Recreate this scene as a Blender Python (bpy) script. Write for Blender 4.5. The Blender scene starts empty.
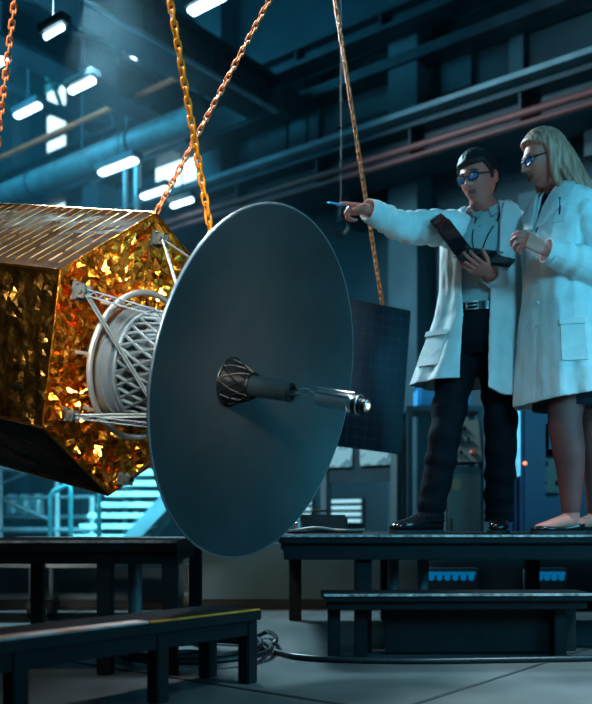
import bpy, bmesh, math, random
from mathutils import Vector, Matrix, noise
random.seed(7)
S = bpy.context.scene
COL = S.collection
V = Vector
# ------------------------------------------------------------------ camera
F = 870.0; HOR = 523.0; CH = 0.55
cam_d = bpy.data.cameras.new('camera'); cam = bpy.data.objects.new('camera', cam_d)
COL.objects.link(cam); S.camera = cam
cam.location = (0, 0, CH); cam.rotation_euler = (math.pi/2, 0, 0)
cam_d.sensor_fit = 'HORIZONTAL'; cam_d.sensor_width = 36.0
cam_d.lens = F/592*36.0; cam_d.shift_y = (HOR-352)/592.0
cam_d.dof.use_dof = True; cam_d.dof.focus_distance = 3.55; cam_d.dof.aperture_fstop = 2.2
cam_d.clip_end = 100
# ------------------------------------------------------------------ world, lights, exposure
w = bpy.data.worlds.new('world'); S.world = w; w.use_nodes = True
w.node_tree.nodes['Background'].inputs[0].default_value = (0.02, 0.10, 0.14, 1)
w.node_tree.nodes['Background'].inputs[1].default_value = 0.15
S.view_settings.view_transform = 'Standard'; S.view_settings.look = 'None'
S.view_settings.gamma = 1; S.view_settings.exposure = 0.0

def UV(u, v, z): return V((u*.6198 - v*.7848, u*.7848 + v*.6198, z))      # hall axes
RZ = math.atan2(.7848, .6198)
def W(px, py, Z): return V(((px-296)/F*Z, Z, CH+(HOR-py)/F*Z))
def onu(px, py, u):
    rx = (px-296)/F; Z = u/(.6198*rx+.7848); return W(px, py, Z)
def uv_of(p): return (p.x*.6198+p.y*.7848, -p.x*.7848+p.y*.6198)

def area(name, loc, target, sx, sy, power, color, spread=math.pi):
    d = bpy.data.lights.new(name, 'AREA'); d.shape = 'RECTANGLE'; d.size = sx; d.size_y = sy
    d.energy = power; d.color = color; d.spread = spread
    o = bpy.data.objects.new(name, d); COL.objects.link(o); o.location = loc
    o.rotation_euler = (V(target)-V(loc)).to_track_quat('-Z', 'Y').to_euler()
    return o
CY = (0.30, 0.80, 1.0)
area('cyan_key_light', (3.4, 1.5, 1.7), (1.3, 4.0, 1.3), 1.2, 1.6, 58, (.10,.68,1.0))  # added cyan key light at the right, no window there
area('hall_soft_light', (-1.6, -1.6, 3.8), (0.3, 3.8, 1.2), 2.5, 2.0, 16, (.15,.72,1.0))
area('front_fill_light', (1.5, -1.6, 2.9), (1.15, 4.0, 1.35), 1.4, 1.2, 10.5, (.13,.66,.95), .85)  # added fill for the coats, no window behind it
area('rim_light', (-1.9, 7.2, 4.9), (1.0, 4.0, 1.7), 0.9, 0.8, 560, (.50,.86,1.0))
area('foil_light', (-.55, -.6, 2.3), (-.85, 3.4, 1.35), 0.7, 0.5, 13, (1.0,.86,.70), 0.36)
area('top_warm_light', (-1.7, 2.2, 4.2), (-1.0, 3.9, 1.5), 0.5, 1.2, 14, (1.0,.82,.6), 0.62)
area('horn_highlight_light', (-.67, 3.3, 3.7), (.1, 3.05, 1.0), .7, .4, 13, (.88,.95,1.0), .8)  # added above the feed horn for its highlight, no fixture there
area('far_wall_light', UV(4.5, 9, 6.2), UV(9, 8.5, 3.0), 3.0, 2.0, 260, (.06,.58,.9))
area('stair_light', (-1.2, 6.6, 3.0), (-1.7, 8.6, .75), .7, .7, 34, (.14,.80,1.0), .75)
area('ceiling_wash', UV(5.0, 8.0, 4.2), UV(6.5, 8.5, 7), 2.0, 2.0, 45, (.12,.66,1.0))
area('floor_spill', (2.4, 2.2, 4.6), (1.35, 2.55, 0), 0.5, 0.5, 26, (.55,.9,1.0), 0.7)
area('equipment_light', UV(4.8, 2.0, 4.6), UV(6.6, 2.4, 1.0), 1.2, 1.2, 4, (.12,.70,1.0))

# ------------------------------------------------------------------ materials
def mat(name, col=(.5,.5,.5), rough=.5, metal=0.0, noise_amt=0.0, nscale=8.0, bump=0.0, bscale=40.0, emit=None, estr=1.0,
        col2=None, stretch=None, alpha=None, coat=0.0, trans=0.0, ior=1.45, vor=False):
    m = bpy.data.materials.new(name); m.use_nodes = True
    nt = m.node_tree; b = nt.nodes['Principled BSDF']
    b.inputs['Base Color'].default_value = (*col, 1); b.inputs['Roughness'].default_value = rough
    b.inputs['Metallic'].default_value = metal; b.inputs['Coat Weight'].default_value = coat
    b.inputs['Transmission Weight'].default_value = trans; b.inputs['IOR'].default_value = ior
    tc = nt.nodes.new('ShaderNodeTexCoord'); mp = nt.nodes.new('ShaderNodeMapping')
    nt.links.new(tc.outputs['Object'], mp.inputs[0])
    if stretch: mp.inputs['Scale'].default_value = stretch
    if noise_amt > 0 or col2:
        n = nt.nodes.new('ShaderNodeTexNoise'); n.inputs['Scale'].default_value = nscale; n.inputs['Detail'].default_value = 6
        nt.links.new(mp.outputs[0], n.inputs['Vector'])
        r = nt.nodes.new('ShaderNodeValToRGB'); r.color_ramp.elements[0].position = .35; r.color_ramp.elements[1].position = .68
        c2 = col2 if col2 else tuple(min(1, c*(1+noise_amt)) for c in col)
        c1 = col if col2 else tuple(c*(1-noise_amt) for c in col)
        r.color_ramp.elements[0].color = (*c1, 1); r.color_ramp.elements[1].color = (*c2, 1)
        nt.links.new(n.outputs['Fac'], r.inputs[0]); nt.links.new(r.outputs[0], b.inputs['Base Color'])
    if bump > 0:
        if vor:
            n2 = nt.nodes.new('ShaderNodeTexVoronoi'); n2.feature = 'DISTANCE_TO_EDGE'; out = n2.outputs['Distance']
        else:
            n2 = nt.nodes.new('ShaderNodeTexNoise'); n2.inputs['Detail'].default_value = 4; out = n2.outputs['Fac']
        n2.inputs['Scale'].default_value = bscale; nt.links.new(mp.outputs[0], n2.inputs['Vector'])
        bp = nt.nodes.new('ShaderNodeBump'); bp.inputs['Strength'].default_value = bump; bp.inputs['Distance'].default_value = .01
        nt.links.new(out, bp.inputs['Height']); nt.links.new(bp.outputs[0], b.inputs['Normal'])
    if emit:
        b.inputs['Emission Color'].default_value = (*emit, 1); b.inputs['Emission Strength'].default_value = estr
    return m
M = {}
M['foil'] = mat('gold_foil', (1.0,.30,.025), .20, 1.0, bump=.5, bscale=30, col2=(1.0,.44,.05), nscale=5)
M['foil_shaded'] = mat('shaded_gold_foil', (.13,.07,.018), .26, 1.0, bump=.45, bscale=30, col2=(.50,.25,.045), nscale=16)  # gold foil with the side's dark reflections put into the colour
M['foil_shade_brown'] = mat('shaded_brown_foil', (.016,.009,.004), .7, .0, .35, 6, bump=.15, bscale=20)  # shade of the top face and underside put into the brown
M['batten'] = mat('bright_gold_strip', (1.0,.66,.30), .42, .75, .15, 12)
M['dish'] = mat('satin_grey_dish', (.072,.084,.090), .38, .45, .16, 3.0, bump=.03, bscale=9)
M['chrome'] = mat('chrome', (.90,.92,.92), .28, 1.0, .08, 20)
M['grey_metal'] = mat('grey_metal', (.40,.47,.50), .35, .8, .15, 10)
M['pale_metal'] = mat('pale_metal', (.62,.70,.73), .38, .55, .12, 10)
M['black_metal'] = mat('black_metal', (.014,.018,.021), .42, .4, .2, 20)
M['tube'] = mat('dark_grey_tube', (.075,.11,.125), .35, .5, .1, 10)
M['orange_pipe'] = mat('orange_painted_pipe', (.95,.13,.05), .5, .1, .2, 5)
M['drum'] = mat('drum_metal', (.065,.105,.135), .42, .35, .15, 10)
M['dull_chain'] = mat('dull_rust_chain', (.30,.12,.06), .55, .3, .35, 30)
M['yellow_chain'] = mat('yellow_chain', (1.0,.29,.008), .42, .15, .2, 30)
M['rust_chain'] = mat('orange_steel_chain', (1.0,.26,.09), .42, .4, .35, 30)
M['coat'] = mat('white_cotton', (.72,.77,.78), .82, 0, .05, 18, bump=.75, bscale=11)
M['shirt'] = mat('pale_shirt', (.42,.52,.54), .8, 0, .06, 20, bump=.6, bscale=16)
M['shirt_blue'] = mat('blue_shirt', (.04,.13,.26), .75, 0, .15, 20)
M['black_cloth'] = mat('black_cloth', (.008,.010,.014), .85, 0, .2, 20, bump=.2, bscale=30)
M['navy_skirt'] = mat('dark_skirt', (.012,.022,.035), .8, 0, .2, 14)
M['skin'] = mat('skin', (.64,.18,.135), .5, 0, .08, 14)
M['skin_f'] = mat('fair_skin', (.70,.21,.16), .5, 0, .06, 14)
M['hair'] = mat('black_hair', (.010,.010,.012), .5, 0, .4, 60, bump=.5, bscale=90, stretch=(1,1,.15))
M['hair_f'] = mat('blond_hair', (.36,.13,.09), .42, 0, bump=.8, bscale=95, col2=(.72,.33,.23), nscale=70, stretch=(1,1,.06))
M['hair_f'].node_tree.nodes['Principled BSDF'].inputs['Specular IOR Level'].default_value = .7
M['frame'] = mat('glasses_frame', (.008,.02,.06), .25, 0, .1, 10)
M['lens'] = mat('blue_lens', (.10,.34,.80), .08, .5, .25, 60)
M['white'] = mat('eye_white', (.6,.6,.6), .3, 0, .05, 10)
M['lip'] = mat('lip', (.28,.07,.06), .8, 0, .05, 10)
M['leather'] = mat('black_leather', (.012,.012,.014), .16, 0, .2, 10, coat=.4)
M['laptop'] = mat('black_plastic', (.010,.012,.014), .42, 0, .15, 15)
M['screen'] = mat('dark_screen', (.006,.008,.010), .1, 0, .1, 5)
M['floor'] = mat('concrete', (.042,.050,.054), .45, 0, bump=.12, bscale=12, col2=(.105,.118,.12), nscale=1.6)
M['joint'] = mat('floor_joint', (.022,.027,.03), .8, 0, .2, 10)
M['wall'] = mat('teal_grey_wall', (.036,.072,.092), .75, 0, .25, 1.2)
M['wall2'] = mat('wall_panel', (.065,.120,.145), .7, 0, .2, 2)
M['ceil'] = mat('roof_sheet', (.05,.065,.075), .7, 0, .2, 2)
M['steel'] = mat('dark_painted_steel', (.030,.052,.066), .5, .2, .25, 4)
M['steel_l'] = mat('light_painted_steel', (.16,.24,.28), .5, .2, .2, 4)
M['red'] = mat('red_painted_steel', (.15,.042,.040), .5, .1, .2, 5)
M['deck'] = mat('dark_stage_board', (.009,.011,.014), .6, 0, .3, 9, bump=.12, bscale=30)
M['edge'] = mat('edge_highlight', (.42,.46,.48), .4, .3, .6, 40)  # pale tone stands for the highlight along the board edges
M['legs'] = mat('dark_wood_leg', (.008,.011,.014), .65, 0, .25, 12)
M['pipe'] = mat('grey_post', (.13,.17,.185), .5, .3, .2, 6)
M['tape_y'] = mat('yellow_tape', (1.0,.33,.02), .55, 0, .3, 25)
M['tape_w'] = mat('worn_white_strip', (.70,.66,.64), .6, 0, col2=(.62,.30,.20), nscale=16)
M['cable'] = mat('black_cable', (.010,.014,.018), .35, 0, .2, 20)
M['cable_g'] = mat('grey_cable', (.20,.20,.18), .45, 0, .3, 20)
M['cyan'] = mat('cyan_rail_paint', (.12,.62,.72), .4, .1, .15, 10)
M['tread'] = mat('stair_tread', (.55,.68,.70), .5, .1, .2, 10)
M['cab'] = mat('cream_cabinet', (.15,.14,.12), .55, 0, .15, 6)
M['cab_d'] = mat('grey_blue_cabinet', (.06,.08,.09), .55, 0, .15, 6)
M['blue'] = mat('blue_machine_paint', (.006,.026,.080), .4, .1, .15, 6)
M['blue2'] = mat('bright_blue_plastic', (.05,.34,.66), .45, 0, .15, 8)
M['redp'] = mat('red_button', (.5,.06,.03), .4, 0, .1, 8)
M['orange'] = mat('orange_sticker', (.55,.22,.08), .5, 0, .2, 8)
M['rubber'] = mat('rubber', (.02,.022,.025), .6, 0, .2, 20)
M['lamp'] = mat('lamp_tube', (1,1,1), .4, emit=(.58,.90,1.0), estr=6.5)
M['lamp_c'] = mat('cool_lamp_tube', (1,1,1), .4, emit=(.45,.9,1.0), estr=3)
M['pane'] = mat('daylit_pane', (.5,.6,.65), .3, 0, .25, 3, emit=(.60,.88,.95), estr=1.8)
M['pane_t'] = mat('teal_daylit_pane', (.3,.5,.55), .3, 0, .4, 3, emit=(.05,.50,.62), estr=.45)
M['strip_b'] = mat('blue_light_strip', (.02,.3,.6), .4, emit=(.0,.20,.48), estr=.45)
M['slat'] = mat('lit_slat', (.3,.5,.55), .4, emit=(.40,.75,.82), estr=1.0)
M['red_led'] = mat('red_indicator', (.5,.1,.05), .4, emit=(1,.2,.08), estr=3)
M['tip_glow'] = mat('feed_tip', (.8,.8,.7), .25, .3, emit=(1,.93,.75), estr=.8)  # faint emission put into the pale feed tip
M['leg_shade'] = mat('shaded_leg_skin', (.25,.070,.062), .6, 0, .06, 12)
for k_, s_ in (('black_cloth', .12), ('foil_shade_brown', .12), ('coat', .2), ('deck', .25), ('legs', .25)): M[k_].node_tree.nodes['Principled BSDF'].inputs['Specular IOR Level'].default_value = s_
M['plinth'] = mat('blue_grey_board', (.028,.070,.095), .6, 0, .2, 3)
def cellmat():
    m = mat('solar_cells', (.006,.016,.035), .25, .2); nt = m.node_tree; b = nt.nodes['Principled BSDF']
    tc = nt.nodes.new('ShaderNodeTexCoord'); br = nt.nodes.new('ShaderNodeTexBrick')
    br.offset = 0; br.inputs['Color1'].default_value = (.003,.012,.026,1); br.inputs['Color2'].default_value = (.004,.016,.034,1)
    br.inputs['Mortar'].default_value = (.010,.038,.060,1); br.inputs['Scale'].default_value = 1
    br.inputs['Mortar Size'].default_value = .0025; br.inputs['Brick Width'].default_value = .057; br.inputs['Row Height'].default_value = .057
    nt.links.new(tc.outputs['Object'], br.inputs['Vector']); nt.links.new(br.outputs[0], b.inputs['Base Color'])
    return m
M['cells'] = cellmat()
def papermat():
    m = mat('printed_sheet', (.4,.45,.45), .7); nt = m.node_tree; b = nt.nodes['Principled BSDF']
    tc = nt.nodes.new('ShaderNodeTexCoord'); n = nt.nodes.new('ShaderNodeTexNoise'); n.inputs['Scale'].default_value = 14
    r = nt.nodes.new('ShaderNodeValToRGB'); r.color_ramp.interpolation = 'CONSTANT'
    r.color_ramp.elements[0].color = (.42,.50,.50,1); r.color_ramp.elements[1].color = (.16,.24,.26,1); r.color_ramp.elements[1].position = .55
    nt.links.new(tc.outputs['Object'], n.inputs['Vector']); nt.links.new(n.outputs['Fac'], r.inputs[0]); nt.links.new(r.outputs[0], b.inputs['Base Color'])
    return m
M['paper'] = papermat()

# ------------------------------------------------------------------ object helpers
def wloc(o):
    p = V((0,0,0))
    while o is not None: p += o.location; o = o.parent
    return p
class G:
    """mesh collector in world coordinates"""
    def __init__(s): s.v = []; s.f = []
    def add(s, vs, fs):
        k = len(s.v); s.v += [V(x) for x in vs]; s.f += [tuple(i+k for i in f) for f in fs]; return s
    def box(s, c, size, R=None, bev=0.0):
        c = V(c); hx, hy, hz = [x/2 for x in size]
        if bev > 0: return s.bbox(c, size, R, bev)
        vs = [V((x,y,z)) for x in (-hx,hx) for y in (-hy,hy) for z in (-hz,hz)]
        if R is not None: vs = [R @ x for x in vs]
        return s.add([c+x for x in vs], [(0,1,3,2),(4,6,7,5),(0,4,5,1),(2,3,7,6),(0,2,6,4),(1,5,7,3)])
    def bbox(s, c, size, R, bev):
        bm = bmesh.new(); bmesh.ops.create_cube(bm, size=1)
        for v in bm.verts: v.co = V((v.co.x*size[0], v.co.y*size[1], v.co.z*size[2]))
        bmesh.ops.bevel(bm, geom=list(bm.edges), offset=bev, segments=2, affect='EDGES')
        bm.verts.index_update()
        vs = [(R @ v.co if R is not None else v.co.copy())+c for v in bm.verts]
        fs = [tuple(v.index for v in f.verts) for f in bm.faces]; bm.free()
        return s.add(vs, fs)
    def quad(s, p0, p1, p2, p3, th, n):
        n = V(n).normalized()*th; P = [V(p) for p in (p0,p1,p2,p3)]
        return s.add(P+[p+n for p in P], [(3,2,1,0),(4,5,6,7),(0,1,5,4),(1,2,6,5),(2,3,7,6),(3,0,4,7)])
    def loft(s, rings, cap=True, closed=False):
        n = len(rings[0]); k = len(s.v)
        for r in rings: s.v += [V(p) for p in r]
        m = len(rings)
        for i in range(m if closed else m-1):
            a = k+i*n; b = k+((i+1) % m)*n
            for j in range(n):
                j2 = (j+1) % n; s.f.append((a+j, a+j2, b+j2, b+j))
        if cap and not closed:
            c0 = sum((V(p) for p in rings[0]), V())/n; c1 = sum((V(p) for p in rings[-1]), V())/n
            i0 = len(s.v); s.v += [c0, c1]
            for j in range(n):
                j2 = (j+1) % n; s.f.append((k+j2, k+j, i0)); s.f.append((k+(m-1)*n+j, k+(m-1)*n+j2, i0+1))
        return s
    def tube(s, pts, rad, n=10, ref=None, flat=None, round_end=False):
        """rad: number or list; flat: (a,b) scale across the ref frame"""
        pts = [V(p) for p in pts]; m = len(pts)
        rad = [rad]*m if isinstance(rad, (int,float)) else list(rad)
        if round_end:
            d0 = (pts[0]-pts[1]).normalized(); d1 = (pts[-1]-pts[-2]).normalized()
            pts = [pts[0]+d0*rad[0]*.9, pts[0]+d0*rad[0]*.6]+pts+[pts[-1]+d1*rad[-1]*.6, pts[-1]+d1*rad[-1]*.9]
            rad = [rad[0]*.35, rad[0]*.8]+rad+[rad[-1]*.8, rad[-1]*.35]; m += 4
        rings = []; prev = None
        for i in range(m):
            t = (pts[min(i+1,m-1)]-pts[max(i-1,0)]).normalized()
            if prev is None:
                r = V(ref) if ref is not None else (V((0,0,1)) if abs(t.z) < .9 else V((1,0,0)))
            else: r = prev
            x = (r-t*r.dot(t)).normalized(); prev = x; y = t.cross(x)
            a, b = flat if flat else (1,1)
            rings.append([pts[i]+(x*math.cos(q)*a+y*math.sin(q)*b)*rad[i] for q in [2*math.pi*j/n for j in range(n)]])
        return s.loft(rings)
    def torus(s, c, ax, R, r, n=64, m=8, flat=1.0):
        ax = V(ax).normalized(); x = ax.orthogonal().normalized(); y = ax.cross(x); rings = []
        for i in range(n):
            a = 2*math.pi*i/n; d = x*math.cos(a)+y*math.sin(a)
            rings.append([V(c)+d*(R+r*math.cos(b))+ax*r*flat*math.sin(b) for b in [2*math.pi*j/m for j in range(m)]])
        return s.loft(rings, closed=True)
    def lathe(s, c, ax, prof, n=48, cap=True):
        ax = V(ax).normalized(); x = ax.orthogonal().normalized(); y = ax.cross(x)
        return s.loft([[V(c)+ax*h+(x*math.cos(a)+y*math.sin(a))*r for a in [2*math.pi*j/n for j in range(n)]] for h, r in prof], cap=cap)
    def mesh(s, name, off=V((0,0,0))):
        me = bpy.data.meshes.new(name); me.from_pydata([tuple(p-off) for p in s.v], [], s.f); me.validate(); me.update()
        bm = bmesh.new(); bm.from_mesh(me); bmesh.ops.recalc_face_normals(bm, faces=bm.faces); bm.to_mesh(me); bm.free()
        return me
def link(name, me, m, parent=None, smooth=False):
    o = bpy.data.objects.new(name, me); COL.objects.link(o)
    if m is not None:
        me.materials.clear(); me.materials.append(M[m] if isinstance(m, str) else m)
    if parent is not None: o.parent = parent
    if smooth:
        me.polygons.foreach_set('use_smooth', [True]*len(me.polygons))
        if smooth == 'auto':
            try: me.set_sharp_from_angle(angle=math.radians(40))
            except Exception: pass
    return o
def part(name, g, m, parent, smooth='auto', label=None):
    o = link(name, g.mesh(name, wloc(parent)), m, parent, smooth)
    if label: o['label'] = label
    return o
def tag(o, label, cat, group=None, kind=None):
    o['label'] = label; o['category'] = cat
    if group: o['group'] = group
    if kind: o['kind'] = kind
    return o
def thing(name, label, cat, loc, group=None):
    o = bpy.data.objects.new(name, None); COL.objects.link(o); o.location = V(loc); o.empty_display_size = .1
    return tag(o, label, cat, group)
def single(name, g, m, label, cat, group=None, smooth='auto', base=None):
    b = V(base) if base is not None else V((sum(p.x for p in g.v)/len(g.v), sum(p.y for p in g.v)/len(g.v), min(p.z for p in g.v)))
    o = link(name, g.mesh(name, b), m, None, smooth); o.location = b
    return tag(o, label, cat, group)
def struct(name, g, m, parent=None, smooth=False):
    o = link(name, g.mesh(name), m, parent, smooth)
    if parent is None: o['kind'] = 'structure'
    return o
def fuse(g, voxel, iters=2, fac=.5):
    me = g.mesh('tmp'); o = bpy.data.objects.new('tmp', me); COL.objects.link(o)
    r = o.modifiers.new('r', 'REMESH'); r.mode = 'VOXEL'; r.voxel_size = voxel; r.use_smooth_shade = True
    if iters:
        sm = o.modifiers.new('s', 'SMOOTH'); sm.iterations = iters; sm.factor = fac
    dg = bpy.context.evaluated_depsgraph_get(); dg.update()
    nm = bpy.data.meshes.new_from_object(o.evaluated_get(dg))
    bpy.data.objects.remove(o); bpy.data.meshes.remove(me)
    return nm
def fused(name, g, voxel, m, parent, iters=2, label=None):
    me = fuse(g, voxel, iters); off = wloc(parent)
    me.transform(Matrix.Translation(-off)); me.name = name
    o = link(name, me, m, parent, True)
    if label: o['label'] = label
    return o
RU = Matrix.Rotation(RZ, 3, 'Z')        # local x = u, local y = v

# ------------------------------------------------------------------ hall shell
def slab(u0, u1, v0, v1, z0, z1): return G().box(UV((u0+u1)/2, (v0+v1)/2, (z0+z1)/2), (u1-u0, v1-v0, z1-z0), RU)
struct('floor', slab(-6, 9.2, -8, 20, -.2, 0), 'floor')
struct('ceiling', slab(-6, 9.2, -8, 20, 8.6, 8.8), 'ceil')
struct('wall_right', slab(9, 9.2, -8, 20, 0, 8.6), 'wall')
struct('wall_left', slab(-6.2, -6, -8, 20, 0, 8.6), 'wall')
struct('wall_back', slab(-6, 9, 20, 20.2, 0, 8.6), 'wall')
struct('wall_front', slab(-6, 9, -8.2, -8, 0, 8.6), 'wall')
g = G()
for u in (2.15,): g.box(UV(u, 5, .002), (.012, 26, .004), RU)
for v in (-1.0, 1.35, 4.4): g.box(UV(1.5, v, .002), (14, .012, .004), RU)
struct('trim_1', g, 'joint')
# pilasters and raised panels on the right wall
tn = 2
def wallbox(px0, px1, py0, py1, u, th, m, name=None):
    global tn
    a = onu(px0, py0, u); b = onu(px1, py1, u); va = uv_of(a)[1]; vb = uv_of(b)[1]
    zt = onu((px0+px1)/2, py0, u).z; zb = max(0.0, onu((px0+px1)/2, py1, u).z)
    g = slab(u-th, u, min(va,vb), max(va,vb), zb, zt)
    o = struct(name or 'trim_%d' % tn, g, m); tn += 1
    return o
wallbox(214, 238, -200, 600, 9, .35, 'wall2')
wallbox(404, 432, -400, 620, 9, .35, 'wall2')
wallbox(12, 30, -200, 560, 9, .35, 'wall2')
wallbox(100, 116, -200, 560, 9, .35, 'wall2')
wallbox(293, 322, 82, 155, 9, .08, 'wall2'); wallbox(310, 311.5, 80, 156, 9, .10, 'wall')
wallbox(444, 474, 48, 92, 9, .08, 'wall2'); wallbox(512, 526, 30, 80, 9, .08, 'wall2')
wallbox(250, 288, 96, 158, 9, .04, 'wall2'); wallbox(336, 392, 60, 120, 9, .04, 'wall2')
wallbox(520, 566, 190, 330, 9, .05, 'wall2'); wallbox(440, 452, 250, 420, 9, .05, 'wall2')
# daylit windows on the right wall
wn = 1
def window(px0, px1, py0, py1, m, mull=2, bars=5):
    global wn
    a = onu(px0, py0, 9); b = onu(px1, py1, 9); va, vb = sorted((uv_of(a)[1], uv_of(b)[1]))
    mid = (px0+px1)/2; zt = onu(mid, py0, 9).z; zb = onu(mid, py1, 9).z
    o = struct('window_%d' % wn, slab(8.93, 9.0, va, vb, zb, zt), 'steel'); wn += 1
    g = G().box(UV(8.92, (va+vb)/2, (zt+zb)/2), (.02, vb-va-.1, zt-zb-.1), RU); part('pane', g, m, o, False)
    g = G()
    for i in range(1, mull): g.box(UV(8.90, va+(vb-va)*i/mull, (zt+zb)/2), (.03, .05, zt-zb), RU)
    for i in range(1, bars): g.box(UV(8.90, (va+vb)/2, zb+(zt-zb)*i/bars), (.03, vb-va, .05), RU)
    part('window_frame', g, 'steel', o, False)
    return o
window(50, 71, 88, 165, 'pane', 1, 3)
window(48, 112, 30, 84, 'pane_t', 4, 4)
window(158, 208, 138, 190, 'pane', 1, 1)
window(50, 70, 180, 215, 'pane', 1, 2)
window(160, 215, 196, 240, 'pane', 1, 2)
# slatted lit openings low on the wall
def slatbox(px0, px1, py0, py1, n):
    global wn
    u = 8.98; a = onu(px0, py0, u); b = onu(px1, py1, u); va, vb = sorted((uv_of(a)[1], uv_of(b)[1])); zt, zb = onu((px0+px1)/2, py0, u).z, onu((px0+px1)/2, py1, u).z
    o = struct('window_%d' % wn, slab(8.95, 9.0, va, vb, zb, zt), 'steel'); wn += 1
    g = G(); h = (zt-zb)/n
    for i in range(n): g.box(UV(8.93, (va+vb)/2, zb+h*(i+.5)), (.03, vb-va-.04, h*.42), RU)
    part('slat', g, 'slat', o, False)
slatbox(332, 364, 498, 524, 4); slatbox(294, 314, 500, 524, 4)
# low ledge and blue light strip along the wall foot
struct('baseboard_right', slab(8.6, 9, -8, 20, 0, .45), 'wall')
# ------------------------------------------------------------------ overhead steel
def ibeam(u, v0, v1, z, h, wd, axis='v', t=.05):
    g = G()
    if axis == 'v':
        L = v1-v0; c = (v0+v1)/2
        g.box(UV(u, c, z+h/2-t/2), (wd, L, t), RU); g.box(UV(u, c, z-h/2+t/2), (wd, L, t), RU); g.box(UV(u, c, z), (t*.8, L, h-2*t), RU)
        n = int(L/1.2)
        for i in range(n+1): g.box(UV(u, v0+.03+(L-.06)*i/max(1,n), z), (wd*.9, .02, h-2*t), RU)
    else:
        L = v1-v0; c = (v0+v1)/2      # runs along u at v = u-argument
        g.box(UV(c, u, z+h/2-t/2), (L, wd, t), RU); g.box(UV(c, u, z-h/2+t/2), (L, wd, t), RU); g.box(UV(c, u, z), (L, t*.8, h-2*t), RU)
        n = int(L/1.0)
        for i in range(n+1): g.box(UV(v0+.03+(L-.06)*i/max(1,n), u, z), (.02, wd*.9, h-2*t), RU)
    return g
# crane runway on the right wall
run = thing('crane_runway', 'long dark crane runway girder with pale flange and red rails, behind the two people', 'girder', UV(8.3, 4, 4.4))
za = onu(592, 62, 8.3).z; zb2 = onu(592, 118, 8.3).z
part('girder', ibeam(8.35, -4, 17.5, (za+zb2)/2-.05, za-zb2-.12, .5), 'steel', run)
part('top_flange', slab(8.02, 8.6, -4, 17.5, za-.055, za), 'steel_l', run)  # paler steel stands for the light along the flange
zr = onu(592, 92, 7.95).z
g = G().tube([UV(7.95, -4, zr), UV(7.95, 10.2, zr)], .042, 10); part('rail', g, 'red', run, label='upper dull red rail')
zr = onu(592, 103, 7.95).z
g = G().tube([UV(7.95, -4, zr), UV(7.95, 10.2, zr)], .03, 10); part('rail', g, 'red', run, label='lower thin red rail')
for v in range(-3, 17, 3): part('bracket', G().box(UV(8.75, v, za-.5), (.5, .18, .6), RU), 'steel', run)
# long grey ducts / girders and red pipe at upper left
zz = onu(0, 194, 7).z
g = G().tube([UV(7, 6.9, zz-.05), UV(7, 19, zz-.05)], .16, 20)
d1 = thing('ventilation_duct', 'thick round grey duct running up to the right above the gold spacecraft', 'duct', UV(7, 12, zz))
part('duct_pipe', g, 'pipe', d1)
for v in (8, 10, 12, 14, 16): part('collar', G().torus(UV(7, v, zz-.05), UV(0,1,0), .165, .02, 24, 6), 'steel', d1, True)
g = G()
for v in (9, 13, 17): g.tube([UV(7, v, zz), UV(7, v, 8.59)], .012, 6)
part('hanger_rod', g, 'steel', d1)
zz2 = onu(0, 210, 7.3).z
g = G().tube([UV(7.3, 7.4, zz2), UV(7.3, 19, zz2)], .08, 14)
for v in (8.5, 12.5, 16.5): g.tube([UV(7.3, v, zz2), UV(7.3, v, 8.59)], .01, 6)
single('service_pipe', g, 'steel_l', 'slim grey pipe just below the thick round duct', 'pipe')
zz3 = onu(0, 158, 7).z
g = G().tube([UV(7, 7.0, zz3), UV(7, 19, zz3)], .034, 12)
for v in (8.2, 11, 15): g.tube([UV(7, v, zz3), UV(7, v, 8.59)], .01, 6)
single('red_pipe', g, 'orange_pipe', 'thin orange red pipe running above the thick round grey duct', 'pipe')
# crane bridge (runs across the hall)
cb = thing('crane_bridge', 'dark double girder crane bridge crossing under the roof at upper left', 'crane', UV(4, 7, 5.3))
part('girder', ibeam(6.9, -5.5, 8.3, 5.75, .5, .34, 'u'), 'steel', cb)
part('girder', ibeam(8.0, -5.5, 8.3, 5.75, .5, .34, 'u'), 'steel', cb)
g = G().box(UV(8.15, 7.45, 5.62), (.35, 1.9, .34), RU, .03)
part('end_carriage', g, 'steel', cb)
g = G().tube([UV(-5, 6.6, 5.45), UV(8, 6.6, 5.45)], .03, 8); part('cable_track', g, 'steel_l', cb)
# roof girders
i = 0
for v, z in ((3.2, 7.0), (5.2, 7.3), (10.5, 7.0), (14, 7.2)):
    g = G()
    g.box(UV(1.5, v, z+.5), (14.8, .14, .12), RU); g.box(UV(1.5, v, z-.5), (14.8, .14, .12), RU)
    for k in range(14):
        u0 = -5.8+k*1.05; g.tube([UV(u0, v, z-.5), UV(u0+.525, v, z+.5)], .035, 6); g.tube([UV(u0+.525, v, z+.5), UV(u0+1.05, v, z-.5)], .035, 6)
    names = ['nearest', 'second', 'third', 'farthest']
    single('roof_truss', g, 'steel', '%s dark steel roof truss crossing under the ceiling' % names[i], 'truss', 'roof trusses'); i += 1
for u, z, lb in ((6.2, 7.1, 'pale steel purlin beam under the roof, nearer the right wall'), (3.6, 7.1, 'pale steel purlin beam under the roof, farther from the right wall')):
    single('roof_purlin', ibeam(u, 3, 19, z, .3, .22), 'steel_l', lb, 'beam')
# lit bluish beams near top centre (along v)
single('wall_girder', ibeam(8.5, -2, 14, onu(300, 62, 8.5).z, .25, .3), 'steel', 'dark upper wall girder above the crane runway', 'girder')
g = slab(8.6, 8.9, 2, 12.5, onu(300, 92, 8.6).z-.12, onu(300, 92, 8.6).z)
single('cable_tray', g, 'steel', 'narrow cable tray on the wall above the crane runway', 'tray')

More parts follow.
